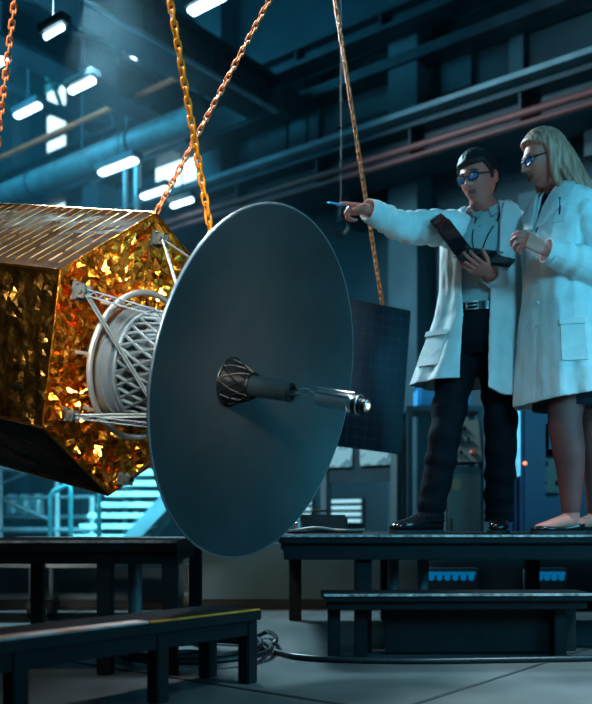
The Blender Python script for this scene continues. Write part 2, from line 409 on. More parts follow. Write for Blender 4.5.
# lamps
def lamp(px, py, u, L, wd, label, m='lamp', axis='v', drop=True, power=0):
    wd *= .65; p = onu(px, py, u); uu, vv = uv_of(p); z = p.z
    t = thing('hall_lamp', label, 'lamp', p, 'hall lamps')
    sz = (wd, L, .05) if axis == 'v' else (L, wd, .05)
    part('housing', G().box(p+V((0,0,.06)), (sz[0]+.06, sz[1]+.06, .07), RU, .01), 'steel', t)
    part('diffuser', G().box(p, sz, RU, .015), m, t)
    if drop: part('hanger_rod', G().tube([p+V((0,0,.08)), V((p.x, p.y, 8.6 if z < 8.5 else z+.1))], .008, 6), 'steel', t)
lamp(54, 32, 4.0, .24, .06, 'lit strip lamp near the top left corner, in the middle of the roof steel')
lamp(82, 86, 4.9, .34, .10, 'lit strip lamp just above the red pipe, right of the row')
lamp(28, 111, 6.3, .48, .13, 'lit strip lamp just above the red pipe, left of the row')
lamp(2, 61, 6.4, .6, .16, 'lit lamp cut by the left edge of the picture')
lamp(207, 4, 5.6, .42, .15, 'bright lamp at the top edge right of the yellow chain')
lamp(118, 167, 6.6, .62, .15, 'brightest strip lamp, just above the gold spacecraft')
lamp(155, 193, 7.6, .48, .14, 'lit strip lamp low beside the big dish, lowest of the row')
lamp(182, 203, 7.8, .38, .10, 'short lit lamp right beside the lowest strip lamp')
lamp(64, 46, 8.2, .5, .10, 'small cool lamp in front of the teal roof window', 'lamp_c')
lamp(34, 13, 7.0, .10, .10, 'tiny round lamp near the top edge of the roof at left', 'lamp_c')
lamp(154, 50, 7.0, .14, .12, 'tiny lamp on the crane bridge, upper of two', 'lamp')
lamp(131, 61, 7.2, .14, .12, 'tiny lamp on the crane bridge, lower of two', 'lamp')
# standpipes
for px, lb in ((137, 'thick white'), (125, 'thin white')):
    a = onu(px, 160, 7.9)
    g = G().tube([V((a.x, a.y, 0)), V((a.x, a.y, a.z))], .05 if px == 137 else .03, 12)
    g.tube([a-UV(0,0,.02), a-V((0,0,.02))+UV(0,1.0,0)], .05 if px == 137 else .03, 12)
    single('standpipe', g, 'pale_metal', '%s vertical standpipe rising behind the gold spacecraft' % lb, 'pipe')
# crane hook seen left of the pointing hand
hk = W(341, 222, 6.5)
t = thing('crane_hook', 'small dark crane hook hanging behind the pointing hand', 'hook', hk)
g = G().tube([hk+V((0,0,.10)), hk+V((.0,0,.05)), hk+V((.05,0,.01)), hk+V((.065,0,-.05)), hk+V((.03,0,-.10)), hk+V((-.03,0,-.10)), hk+V((-.06,0,-.05))], [.012,.014,.018,.022,.022,.016,.008], 8)
part('hook', g, 'black_metal', t)
part('hoist_rope', G().tube([hk+V((0,0,.10)), V((hk.x, hk.y, 5.3))], .0022, 6), 'rubber', t)

# ------------------------------------------------------------------ background floor equipment
# staircase with rails at left
st0 = W(110, 545, 8.6); st0.z = 0
stairs = thing('staircase', 'steel staircase with pale open treads climbing to the right behind the spacecraft', 'stairs', st0)
sa = W(104, 548, 8.6); sb = W(172, 462, 8.6); n = 9
for i in range(n):
    p = sa.lerp(sb, i/(n-1)); 
    g = G().box(p+V((-.10, .45, 0)), (.62, .95, .055), None, .006); part('tread', g, 'tread', stairs)
g = G()
g.quad(sa+V((.12,-.05,-.16)), sb+V((.30,-.05,-.10)), sb+V((.30,-.05,.10)), sa+V((.12,-.05,.04)), .05, (0,1,0)); part('stringer', g, 'steel_l', stairs)
g = G().quad(sa+V((.12,.95,-.16)), sb+V((.30,.95,-.10)), sb+V((.30,.95,.10)), sa+V((.12,.95,.04)), .05, (0,1,0)); part('stringer', g, 'steel_l', stairs)
for x_, y_, z_ in ((sa.x,8.55,sa.z),(sb.x+.3,8.55,sb.z),(sb.x+.3,9.5,sb.z),(sa.x,9.5,sa.z)): part('support_post', G().tube([V((x_, y_, 0)), V((x_, y_, z_))], .04, 10), 'steel', stairs)

def hoop(pts, label, r=.025, Z=8.0):
    P = [W(x, y, Z) for x, y in pts]
    g = G().tube(P, r, 10)
    return single('handrail', g, 'cyan', label, 'handrail')
def floorpx(Z): return HOR+F*CH/Z
hoop([(50, floorpx(7.6)), (50, 500), (51, 495), (54, 491), (68, 485), (70, 487), (70.5, 494), (70.5, floorpx(7.6))], 'cyan looped handrail standing left of the staircase', .022, 7.6)
hoop([(99, floorpx(7.4)), (99, 500), (100, 494), (103, 492)], 'short cyan handrail post at the foot of the staircase', .02, 7.4)
# balustrade far left
t = thing('balustrade', 'grey steel balustrade with diagonal bars at far left', 'railing', W(0, 600, 9.4))
g = G().tube([W(-40, 465, 9.4), W(26, 470, 9.4), W(60, 470, 9.4)], .03, 8); part('top_rail', g, 'pale_metal', t)
g = G().tube([W(-40, 498, 9.4), W(95, 497, 9.4)], .02, 8).tube([W(-40, 530, 9.4), W(95, 530, 9.4)], .03, 8); part('middle_rail', g, 'steel_l', t)
for x in (0, 57, 92): part('post', G().tube([V((W(x,500,9.4).x, 9.4, 0)), W(x, 468 if x < 90 else 497, 9.4)], .03, 8), 'pale_metal', t)
part('diagonal_bar', G().tube([W(2, 500, 9.4), W(50, 520, 9.4)], .02, 8).tube([W(0, 485, 9.4), W(28, 472, 9.4)], .02, 8), 'steel_l', t)
# drums on a table behind balustrade
tb = thing('side_table', 'low grey table behind the balustrade at far left', 'table', W(30, 575, 10.2))
tb.location.z = 0
c = W(25, 520, 10.2)
part('table_top', G().box(V((c.x, 10.2, .62)), (1.7, .6, .05), None, .01), 'steel_l', tb)
for sx in (-.75, .75):
    for sy in (-.22, .22): part('leg', G().box(V((c.x+sx, 10.2+sy, .3)), (.05, .05, .6)), 'steel', tb)
for k, (px, lb) in enumerate(((12, 'leftmost'), (25, 'middle'), (38, 'rightmost'))):
    c2 = W(px, 500, 10.2)
    g = G().lathe(V((c2.x, 10.2, .65)), (0,0,1), [(0,.06),(.01,.075),(.20,.075),(.22,.06),(.24,.055)], 20)
    single('canister', g, 'pale_metal', '%s of the three pale canisters behind the balustrade' % lb, 'canister', 'canisters behind the balustrade')
# trolley under the left platform
tz = 5.0
t = thing('equipment_trolley', 'low grey trolley with casters behind the left platform', 'trolley', V((W(55,0,tz).x, tz+.2, 0)))
a = W(0, 563, tz)
part('side_beam', G().box(V((W(60,0,tz).x, tz, a.z)), (1.3, .05, .055), None, .006), 'pipe', t)
part('side_beam', G().box(V((W(60,0,tz).x, tz+.45, a.z)), (1.3, .05, .055), None, .006), 'pipe', t)
part('shelf', G().box(V((W(60,0,tz).x, tz+.22, a.z+.03)), (1.3, .5, .02)), 'steel', t)
for k, (px, dy) in enumerate(((32, .0), (52, .0), (178, .0), (32, .45), (178, .45))):
    x = W(px, 0, tz).x
    fk = part('caster', G().box(V((x, tz+dy, (.07+a.z-.03)/2)), (.02, .05, a.z-.10)), 'steel', t)
    part('wheel', G().lathe(V((x-.02, tz+dy, .06)), (1,0,0), [(0,.03),(.005,.06),(.035,.06),(.04,.03)], 20), 'rubber', fk)
# blue-lit barrier strip low behind the deck
g = G(); 
c0, c1 = W(428, 577, 5.9), W(472, 577, 5.9)
pl = thing('low_plinth', 'long low blue-grey plinth running behind the platforms', 'plinth', V((.3, 5.65, 0)))
part('panel', G().box(V((.3, 5.65, .235)), (6.6, .12, .37), None, .01), 'plinth', pl)
part('base_board', G().box(V((.3, 5.63, .028)), (6.6, .16, .055), None, .006), 'legs', pl)
def barrier(px0, px1, Z, label):
    a = W(px0, 573, Z); b = W(px1, 573, Z)
    t = thing('light_barrier', label, 'barrier', V(((a.x+b.x)/2, Z, 0)), 'blue lit barriers')
    part('panel', G().box(V(((a.x+b.x)/2, Z+.05, a.z/2+.02)), (b.x-a.x+.05, .05, a.z-.02+.04), None, .01), 'cab_d', t)
    g = G(); n = int((b.x-a.x)/.045)
    for i in range(n):
        g.lathe(V((a.x+(b.x-a.x)*(i+.5)/n, Z+.02, a.z-.03)), (0,-1,0), [(0,.02),(.012,.018),(.02,.008)], 10)
    g.box(V(((a.x+b.x)/2, Z+.02, a.z-.005)), (b.x-a.x, .02, .02))
    part('light_strip', g, 'strip_b', t)
barrier(428, 476, 5.45, 'low barrier with blue lights under the deck, left one'); barrier(530, 566, 5.45, 'low barrier with blue lights under the deck, right one')
# control cabinet
def cabinet():
    Z = 6.4; c = W(464, 0, Z); wz = 36/F*Z
    t = thing('control_cabinet', 'cream control cabinet with sloped button panel seen between the man\'s legs', 'cabinet', V((c.x, Z+.25, 0)))
    zt = W(0, 466, Z).z
    part('body', G().box(V((c.x, Z+.25, (zt+.06)/2)), (wz, .5, zt-.06), None, .015), 'cab_d', t)
    zc = W(0, 418, Z).z
    g = G().add([V((c.x-wz/2, Z-.02, zt+.03)), V((c.x+wz/2, Z-.02, zt+.03)), V((c.x+wz/2, Z+.14, zc)), V((c.x-wz/2, Z+.14, zc)),
                 V((c.x-wz/2, Z+.4, zt+.03)), V((c.x+wz/2, Z+.4, zt+.03)), V((c.x+wz/2, Z+.4, zc)), V((c.x-wz/2, Z+.4, zc))],
                [(0,1,2,3),(4,7,6,5),(0,4,5,1),(3,2,6,7),(0,3,7,4),(1,5,6,2)])
    con = part('console', g, 'cab', t, False)
    dr = part('door', G().box(V((c.x, Z-.008, zt*.5+.02)), (wz*.9, .02, zt-.16), None, .006), 'cab', t)
    part('handle', G().box(V((c.x-wz*.36, Z-.03, zt*.55)), (.015, .02, .10), None, .004), 'black_metal', dr)
    part('sticker', G().box(V((c.x-wz*.22, Z-.022, zt*.86)), (.055, .006, .075)), 'orange', dr)
    nrm = V((0, -(zc-zt-.03), .16)).normalized()
    def on(fx, fz): 
        return V((c.x+wz*fx, Z-.02+.16*fz, zt+.03+(zc-zt-.03)*fz))+nrm*.006
    for fx, fz, m, r in ((-.25,.8,'black_metal',.016),(-.08,.8,'black_metal',.016),(.08,.8,'black_metal',.016),(.26,.2,'redp',.024),(-.25,.22,'black_metal',.014),(-.08,.22,'black_metal',.014)):
        part('button', G().lathe(on(fx, fz), nrm, [(-.01,r),(.008,r),(.014,r*.7)], 14), m, con)
    for fx in (-.2, -.02, .16): part('switch', G().box(on(fx, .5), (.022, .02, .055)), 'black_metal', con)
    part('plinth', G().box(V((c.x, Z+.27, .03)), (wz*.92, .42, .06)), 'steel', t)
    b = W(448, 0, 6.75); zb = W(0, 404, 6.75).z; z1 = W(0, 374, 6.75).z
    sh = thing('steel_stand', 'tall dark steel stand behind the cream cabinet carrying a blue case', 'stand', V((b.x, 7.05, 0)))
    part('top_plate', G().box(V((b.x, 7.05, zb-.02)), (.62, .4, .04), None, .005), 'steel', sh)
    for sx in (-.28, .28):
        for sy in (-.17, .17): part('leg', G().box(V((b.x+sx, 7.05+sy, (zb-.04)/2)), (.04, .04, zb-.04)), 'steel', sh)
    tt = thing('tool_case', 'bright blue plastic case seen beside and between the man\'s thighs', 'case', V((b.x, 7.05, zb)))
    part('body', G().box(V((b.x, 7.05, zb+(z1-zb)*.36)), (.42, .3, (z1-zb)*.72), None, .02), 'blue2', tt)
    part('lid', G().box(V((b.x, 7.05, zb+(z1-zb)*.86)), (.43, .31, (z1-zb)*.26), None, .02), 'blue2', tt)
    part('handle', G().tube([V((b.x-.09, 7.05, z1-.01)), V((b.x-.08, 7.05, z1+.03)), V((b.x+.08, 7.05, z1+.03)), V((b.x+.09, 7.05, z1-.01))], .01, 8), 'black_metal', tt)
cabinet()
# blue machine with a pale light bar
def machine():
    Z = 5.9; x0, x1 = W(519, 0, Z).x, W(600, 0, Z).x; c = (x0+x1)/2
    t = thing('blue_machine', 'tall blue machine with pale vertical bar standing between man and woman', 'machine', V((c, Z+.3, 0)))
    zt = W(0, 408, Z).z
    part('body', G().box(V((c, Z+.4, zt/2)), (x1-x0, .5, zt-.01), None, .02), 'blue', t)
    part('column', G().box(V((x0+.09, Z+.06, zt/2)), (.16, .22, zt-.01), None, .015), 'blue', t)
    part('side_bar', G().box(V((x0-.02, Z-.04, W(0,440,Z).z)), (.035, .03, .50), None, .006), 'pale_metal', t, label='pale vertical bar')
    part('lamp', G().lathe(V((W(522,0,Z).x, Z-.07, W(0,464,Z).z)), (0,-1,0), [(0,.012),(.01,.012),(.016,.006)], 12), 'red_led', t, label='small red indicator')
    part('shroud', G().box(V((x0+.33, Z+.05, W(0,438,Z).z)), (.28, .25, .22), None, .03), 'blue', t)
    pn = part('panel', G().box(V((W(555,0,Z).x, Z+.10, W(0,475,Z).z)), (.18, .12, .24), None, .01), 'cab', t, label='cream control panel')
    for dx, dz, r in ((-.055,.08,.022),(-.06,-.05,.016),(.04,-.05,.028)):
        part('dial', G().lathe(V((W(555,0,Z).x+dx, Z+.04, W(0,475,Z).z+dz)), (0,-1,0), [(0,r),(.012,r*.9),(.016,r*.4)], 14), 'black_metal', pn)
    part('post', G().box(V((x0-.08, Z+.1, zt/2)), (.06, .06, zt-.01)), 'pipe', t)
machine()
# glazed partition with printed sheets
def partition():
    u = 6.2; t = thing('partition_screen', 'dark partition screen with a grey frame behind the big dish', 'partition', onu(362, 560, u)); t.location.z = 0
    a, b = onu(322, 440, u), onu(398, 470, u); va, vb = sorted((uv_of(a)[1], uv_of(b)[1])); zt = onu(360, 438, u).z; zm = onu(360, 472, u).z
    part('panel', slab(u, u+.04, va, vb, onu(360, 482, u).z, zt), 'steel', t, False)
    part('frame', slab(u-.02, u+.06, va, vb, zt, zt+.05), 'pipe', t, False)
    part('frame', slab(u-.02, u+.06, va, va+.06, 0, zt), 'pipe', t, False); part('frame', slab(u-.02, u+.06, vb-.06, vb, 0, zt), 'pipe', t, False)
    for k, (x0, x1, y0, y1, lb) in enumerate(((326, 352, 446, 467, 'printed sheet pinned on the partition, half hidden by the dish rim'), (360, 391, 446, 465, 'printed sheet pinned on the partition, clear of the dish'))):
        p, q = onu(x0, y0, u-.012), onu(x1, y1, u-.012); v0, v1 = sorted((uv_of(p)[1], uv_of(q)[1])); zz0, zz1 = sorted((onu((x0+x1)/2, y0, u-.012).z, onu((x0+x1)/2, y1, u-.012).z))
        single('printed_sheet', slab(u-.012, u-.004, v0, v1, zz0, zz1), 'paper', lb, 'paper', 'printed sheets', False)
partition()

# ------------------------------------------------------------------ platforms, bench, deck
def post_box(p, s, z0, z1, R=None): return G().box(V((p[0], p[1], (z0+z1)/2)), (s, s, z1-z0), R, .004)
def table_like(name, label, cat, c, L, Wd, ztop, th, fascia, legs, R, inset=.06, leg=.075, legmat='legs', topmat='deck', edge=True):
    """c: front-left corner; R columns: x along length, y away"""
    ex, ey = R @ V((1,0,0)), R @ V((0,1,0)); c = V((c[0], c[1], 0)); ctr = c+ex*L/2+ey*Wd/2
    t = thing(name, label, cat, ctr)
    part('top', G().box(ctr+V((0,0,ztop-th/2)), (L, Wd, th), R, .003), topmat, t)
    if edge: part('edge_strip', G().box(c+ex*L/2-ey*.004+V((0,0,ztop-.004)), (L, .012, .009), R), 'edge', t)
    part('rail', G().box(c+ex*L/2+ey*(.05)+V((0,0,ztop-th-fascia/2)), (L-.04, .04, fascia), R, .003), legmat, t)
    part('rail', G().box(c+ex*L/2+ey*(Wd-.05)+V((0,0,ztop-th-fascia/2)), (L-.04, .04, fascia), R, .003), legmat, t)
    part('rail', G().box(c+ex*(L-.05)+ey*Wd/2+V((0,0,ztop-th-fascia/2)), (.04, Wd-.14, fascia), R, .003), legmat, t)
    for l, d in legs:
        part('leg', post_box(c+ex*l+ey*d, leg, 0, ztop-th, R), legmat, t)
    return t
I3 = Matrix.Identity(3)
Rd = Matrix.Rotation(math.radians(1.5), 3, 'Z')
dk = W(279, 0, 3.62)
deck = table_like('stage_deck', 'long dark raised deck the man and woman stand on', 'platform', dk, 3.4, 1.5, .50, .035, .07,
    [(.36,.10),(.62,1.3),(1.45,.10),(2.3,.10),(3.2,.10),(2.3,1.3),(1.45,1.3),(.10,1.3)], Rd, leg=.07)
for px, Z in ((393, 4.0), (423, 4.0)):
    p = W(px, 0, Z); part('post', G().tube([V((p.x, p.y, 0)), V((p.x, p.y, .46))], .026, 14), 'pipe', deck, label='round grey post')
st = W(324, 0, 3.42)
step = table_like('stage_step', 'lower dark step board in front of the long deck', 'step', st, 1.08, .22, .27, .03, .035,
    [(.05,.14),(.16,.14),(.98,.14)], Matrix.Rotation(math.radians(2), 3, 'Z'), leg=.05)
part('shade_board', G().box(V((st.x+.66, 3.42+.21, .125)), (.80, .02, .22), Matrix.Rotation(math.radians(2), 3, 'Z')), 'legs', step)  # dark board added to stand for the shade under the step
# left platform
lp = W(-60, 0, 3.12)
plat = table_like('work_platform', 'dark work platform at left under the gold spacecraft', 'platform', lp, W(177,0,3.12).x-lp.x, .95, .487, .04, .045,
    [(W(105,0,3.16).x-lp.x, .05),(W(170,0,3.16).x-lp.x, .05),(.1,.05),(.1,.85),(W(170,0,3.16).x-lp.x,.85)], I3, leg=.055)
p = W(135, 0, 3.42); part('post', G().tube([V((p.x, p.y, 0)), V((p.x, p.y, .45))], .028, 14), 'pipe', plat, label='round grey post')
p = W(184, 0, 3.9)
# bench in front: long side along u
ru = Matrix.Rotation(RZ, 3, 'Z')
A = V(((262-296)/F*3.0, 3.0, 0)); B = A-UV(1.25, 0, 0)
t = thing('bench', 'low dark bench in the left foreground with yellow taped edge', 'bench', B+UV(.6, .1, 0))
zt = .252
part('top', G().box(B+UV(.625, .13, zt-.018), (1.25, .26, .036), ru, .004), 'deck', t)
part('rail', G().box(B+UV(.625, .03, zt-.036-.025), (1.22, .03, .05), ru, .003), 'legs', t)
part('rail', G().box(B+UV(.625, .23, zt-.036-.025), (1.22, .03, .05), ru, .003), 'legs', t)
part('rail', G().box(B+UV(1.22, .13, zt-.036-.025), (.03, .17, .05), ru, .003), 'legs', t)
for l in (.10, .30, .80, 1.215):
    part('leg', post_box(B+UV(l, .035, 0), .05, 0, zt-.036, ru), 'legs', t)
for l in (.10, 1.215): part('leg', post_box(B+UV(l, .225, 0), .05, 0, zt-.036, ru), 'legs', t)
part('edge_strip', G().box(B+UV(1.25-.26, .006, zt+.001), (.50, .014, .005), ru), 'tape_y', t, label='yellow tape on the edge')
part('edge_strip', G().box(B+UV(.37, .03, zt+.002), (.72, .06, .006), ru), 'tape_w', t, label='worn whitish strip on the edge')

# ------------------------------------------------------------------ cables
def smooth_path(pts, n=8):
    P = [V(p) for p in pts]; P = [P[0]*2-P[1]]+P+[P[-1]*2-P[-2]]; out = []
    for i in range(1, len(P)-2):
        for k in range(n):
            t_ = k/n; a, b, c, d = P[i-1], P[i], P[i+1], P[i+2]
            out.append(.5*((2*b)+(c-a)*t_+(2*a-5*b+4*c-d)*t_*t_+(3*b-a-3*c+d)*t_**3))
    out.append(P[-2]); return out
def fl(px, py, z=.012): Z = F*(CH-z)/(py-HOR); return V(((px-296)/F*Z, Z, z))
g = G().tube(smooth_path([fl(276,652), fl(300,657), fl(350,660), fl(420,661), fl(500,660), fl(560,659), fl(640,657)]), .013, 10)
single('power_cable', g, 'cable', 'long black cable lying across the concrete in front of the step', 'cable')
g = G(); pts = []
for k in range(40):
    a = k*.42; pts.append(V((-.42+.30*math.cos(a)*(1+.08*math.sin(a*.37)), 3.62+.34*math.sin(a), .012+.0012*k)))
g.tube(smooth_path(pts, 3), .012, 8)
single('coiled_cable', g, 'cable', 'black cable coiled on the floor behind the low bench', 'cable')
g = G().tube(smooth_path([fl(250,640), fl(268,632,.03), fl(276,640,.05), fl(262,650), fl(230,655), fl(190,652), fl(150,655)]), .011, 8)
single('loose_cable', g, 'cable', 'loose black hose looping round the right end of the low bench', 'cable')
dz = .512
def dkp(px, Z, z=dz): return V(((px-296)/F*Z, Z, z))
g = G().tube(smooth_path([dkp(283,3.72), dkp(300,3.80,.522), dkp(318,3.74,.53), dkp(335,3.78,.52), dkp(350,3.72,.518), dkp(364,3.76,.52)]), .006, 8)
single('deck_cable', g, 'cable_g', 'pale cable lying along the left end of the deck edge', 'cable', base=dkp(300,3.75,.5))
g = G().tube(smooth_path([dkp(288,3.88), dkp(306,3.84), dkp(322,3.90,.52), dkp(345,3.86,.514), dkp(362,3.90)]), .008, 8)
single('deck_cable', g, 'cable', 'black cable lying on the deck behind the pale cable', 'cable', base=dkp(300,3.88,.5))
c = dkp(316, 4.25, .5)
t = thing('equipment_case', 'black equipment case on the left end of the deck', 'case', c)
part('body', G().box(c+V((.02,0,.045)), (.26, .18, .09), None, .012), 'black_metal', t)
part('handle', G().tube([c+V((-.02,0,.088)), c+V((-.01,0,.11)), c+V((.05,0,.11)), c+V((.06,0,.088))], .006, 8), 'black_metal', t)
c = dkp(297, 4.0, .5)
t = thing('small_bottle', 'small pale capped bottle on the deck beside the black case', 'bottle', c)
part('body', G().lathe(c, (0,0,1), [(0,.02),(.004,.024),(.05,.024),(.06,.014)], 20), 'grey_metal', t)
part('cap', G().lathe(c+V((0,0,.06)), (0,0,1), [(0,.016),(.012,.016),(.014,.012)], 20), 'pale_metal', t)
# ------------------------------------------------------------------ thin haze in the hall
hz = bpy.data.materials.new('haze'); hz.use_nodes = True; nt = hz.node_tree; nt.nodes.remove(nt.nodes['Principled BSDF'])
vs_ = nt.nodes.new('ShaderNodeVolumeScatter'); vs_.inputs['Density'].default_value = .011; vs_.inputs['Color'].default_value = (.55,.85,1,1)
nt.links.new(vs_.outputs[0], nt.nodes['Material Output'].inputs['Volume'])
hz_o = link('haze', slab(4.6, 8.2, 5.5, 18, .05, 8.5).mesh('haze'), hz); tag(hz_o, 'thin bluish haze hanging in the far side of the hall', 'haze', None, 'stuff')
# ------------------------------------------------------------------ spacecraft
AX = V((.838, -.498, -.222)).normalized()        # dish axis, towards the feed
DC = W(253, 386, 3.2)                            # centre of the dish rim plane
EA = V((-AX.y, AX.x, 0)).normalized(); 
if EA.y < 0: EA = -EA
EB = AX.cross(EA); 
if EB.z < 0: EB = -EB
def onplane(px, py, s):                          # pixel ray to plane at distance s along AX
    d = (W(px, py, 1.0)-V((0,0,CH))); o = V((0,0,CH)); q = DC+AX*s
    return o+d*((q-o).dot(AX)/d.dot(AX))
sat = thing('spacecraft', 'gold foil wrapped spacecraft with a big round dish antenna, hanging from chains', 'spacecraft', V((DC.x-.6, DC.y+.4, .9)))
SE = -.62
E0 = DC+AX*SE
v1 = [onplane(60,270,SE)-E0, onplane(155,213,SE)-E0, onplane(203,272,SE)-E0, onplane(187,440,SE)-E0, onplane(108,495,SE)-E0, onplane(42,427,SE)-E0]
HX = [(q.dot(EA), q.dot(EB)) for q in v1]
def hp(xy, s): return DC+AX*s+EA*xy[0]+EB*xy[1]
def crumple(p, n, amp, f=14.0, seed=0.0):
    q = V((p.x*f+seed, p.y*f, p.z*f))
    d, pts = noise.voronoi(q+noise.noise_vector(q*.5)*.8)
    r = abs(noise.noise(q*.45))*1.6
    return p+n*amp*((d[1]-d[0])*1.3+r-.9)
# end face: polar grid so that the creases run outwards
NR, NT = 30, 130
g = G(); rnd = random.Random(3)
def edge_pt(a):
    d = (math.cos(a), math.sin(a)); best = 1e9
    for i in range(6):
        x1, y1 = HX[i]; x2, y2 = HX[(i+1) % 6]; ex, ey = x2-x1, y2-y1
        den = d[0]*ey-d[1]*ex
        if abs(den) < 1e-9: continue
        t_ = (x1*ey-y1*ex)/den; k = (x1*d[1]-y1*d[0])/den
        if t_ > 0 and -.001 <= k <= 1.001: best = min(best, t_)
    return best
angs = sorted([2*math.pi*j/NT for j in range(NT)]+[math.atan2(h[1], h[0]) % (2*math.pi) for h in HX]); NTT = len(angs)
vs = []; fs = []
for i in range(NR+1):
    for j, a in enumerate(angs):
        r = edge_pt(a)*(i/NR); aa = a
        if 0 < i < NR: r += (rnd.random()-.5)*.022; aa += (rnd.random()-.5)*.045
        p = hp((math.cos(aa)*r, math.sin(aa)*r), SE)
        if i < NR:
            wq = noise.noise_vector(p*9)*.35; q = V((a*5.2, r*4.0, 1.7))+wq; d, _ = noise.voronoi(q*1.6); d2, _ = noise.voronoi(V((a*11, r*11, 5))+wq*2)
            amp = min(1, (NR-i)/2)
            p += AX*amp*(.060*(d[1]-d[0])+.034*(d2[1]-d2[0])+.014*noise.noise(q*2.3)-.02)
        else: p += AX*.0
        vs.append(p)
for i in range(NR):
    for j in range(NTT):
        j2 = (j+1) % NTT; a, b, c, d = i*NTT+j, i*NTT+j2, (i+1)*NTT+j2, (i+1)*NTT+j
        fs += [(a,b,c),(a,c,d)] if (i+j) % 2 else [(a,b,d),(b,c,d)]
g.add(vs, fs); part('end_foil', g, 'foil', sat, False, label='bright crumpled gold foil on the end face')
# long side faces
LB = 1.9
def side(i, m, amp, f, name, label, nx=22, ny=90, seed=0):
    a, b = HX[i], HX[(i+1) % 6]; n = (hp(b, 0)-hp(a, 0)).cross(AX).normalized()
    if n.dot(hp(((a[0]+b[0])/2, (a[1]+b[1])/2), 0)-DC) < 0: n = -n
    g = G(); vs = []; fs = []; rr = random.Random(i)
    for y in range(ny+1):
        for x in range(nx+1):
            fx, fy = x/nx, y/ny; edge = (x in (0, nx)) or (y in (0, ny))
            if not edge: fx += (rr.random()-.5)*.5/nx; fy += (rr.random()-.5)*.5/ny
            p = hp((a[0]+(b[0]-a[0])*fx, a[1]+(b[1]-a[1])*fx), SE-LB*fy)
            if not edge: p = crumple(p, n, amp, f, seed)
            vs.append(p)
    for y in range(ny):
        for x in range(nx):
            q = y*(nx+1)+x; A_, B_, C_, D_ = q, q+1, q+nx+2, q+nx+1
            fs += [(A_,B_,C_),(A_,C_,D_)] if (x+y) % 2 else [(A_,B_,D_),(B_,C_,D_)]
    g.add(vs, fs); part(name, g, m, sat, False, label=label); return n, a, b
n0, a0, b0 = side(0, 'foil_shade_brown', .008, 10, 'top_panel', 'shaded brown top panel under bright strips', 14, 70)
side(5, 'foil_shaded', .014, 17, 'side_panel', 'shaded mottled foil side facing left', 30, 104, 4.2)
side(4, 'foil_shade_brown', .010, 12, 'bottom_panel', 'dark underside', 14, 60, 2)
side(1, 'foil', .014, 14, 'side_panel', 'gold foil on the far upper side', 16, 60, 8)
side(2, 'foil_shaded', .014, 14, 'side_panel', None, 16, 50, 9)
side(3, 'foil_shade_brown', .010, 12, 'bottom_panel', None, 14, 50, 3)
g = G().loft([[hp(h, SE-LB) for h in HX], [hp(h, SE-LB-.004) for h in HX]]); part('rear_panel', g, 'foil_shade_brown', sat, False)
# dark inner core so nothing shows through the foil
g = G().loft([[hp((h[0]*.9, h[1]*.9), SE-.06) for h in HX], [hp((h[0]*.9, h[1]*.9), SE-LB+.05) for h in HX]]); part('core', g, 'black_metal', sat, False)
# corner seams
g = G()
for i in range(6):
    g.tube([hp(HX[i], SE+.003), hp(HX[i], SE-LB)], .005, 6)
    g.tube([hp(HX[i], SE+.003), hp(HX[(i+1) % 6], SE+.003)], .004, 6)
part('seam', g, 'foil', sat, False, label='folded gold foil seams along the corners')
# bright strips on the top panel
g = G(); rr = random.Random(11); k = 0; s = SE-.02
while s > SE-1.25:
    f0 = .02+rr.random()*.05
    while f0 < .92:
        f1 = min(.95, f0+.10+rr.random()*.34); sk = (rr.random()-.5)*.006
        p0 = hp((a0[0]+(b0[0]-a0[0])*f0, a0[1]+(b0[1]-a0[1])*f0), s+sk)+n0*.015; p1 = hp((a0[0]+(b0[0]-a0[0])*f1, a0[1]+(b0[1]-a0[1])*f1), s+sk)+n0*.015
        wv = AX*(.0035+.004*rr.random()); g.quad(p0-wv, p1-wv, p1+wv*.8+n0*.004, p0+wv*.8+n0*.004, .003, n0)
        f0 = f1+.015+rr.random()*.05
    s -= .046+rr.random()*.012
part('top_strip', g, 'batten', sat, False, label='bright gold strips laid across the top panel')
# ring and lattice drum
part('ring', G().torus(hp((.0,.0), -.545), AX, .286, .012, 96, 10, .9), 'grey_metal', sat, True, label='grey ring round the drum')
for j in range(8):
    a = j*math.pi/4; d = EA*math.cos(a)+EB*math.sin(a)
    part('ring_post', G().tube([hp((0,0), -.62)+d*.286, hp((0,0), -.545)+d*.286], .007, 6), 'grey_metal', sat)
def cone_r(s): return .225+(-.34-s)*.14*1.0      # s from -.62 (.264) to -.34
prof = [(-.60,.236),(-.545,.236),(-.54,.228),(-.51,.226),(-.505,.214),(-.49,.214)]
g = G().lathe(DC, AX, prof, 72, False); part('drum_flange', g, 'drum', sat)
g = G().lathe(DC, AX, [(-.60,.185),(-.40,.165),(-.22,.12),(-.22,.01)], 48, False); part('drum_core', g, 'tube', sat)
g = G(); NL = 26
def lat(j, s, hand, r0, r1, s0, s1, tw):
    f = (s-s0)/(s1-s0); a = 2*math.pi*j/NL+hand*tw*f; r = r0+(r1-r0)*f
    return DC+AX*s+(EA*math.cos(a)+EB*math.sin(a))*r
for hand in (-1, 1):
    for j in range(NL):
        g.tube([lat(j, -.49+(.19)*q/8, hand, .212, .186, -.49, -.30, .42) for q in range(9)], .0080, 6)
for s_, r_ in ((-.49,.214),(-.30,.188)): g.torus(DC+AX*s_, AX, r_, .012, 72, 8)
part('drum_lattice', g, 'drum', sat, True, label='pale diamond lattice around the drum')
g = G().lathe(DC, AX, [(-.30,.192),(-.18,.185),(-.13,.18),(-.13,.16),(-.18,.16),(-.30,.175)], 64, False); part('drum_sleeve', g, 'drum', sat)
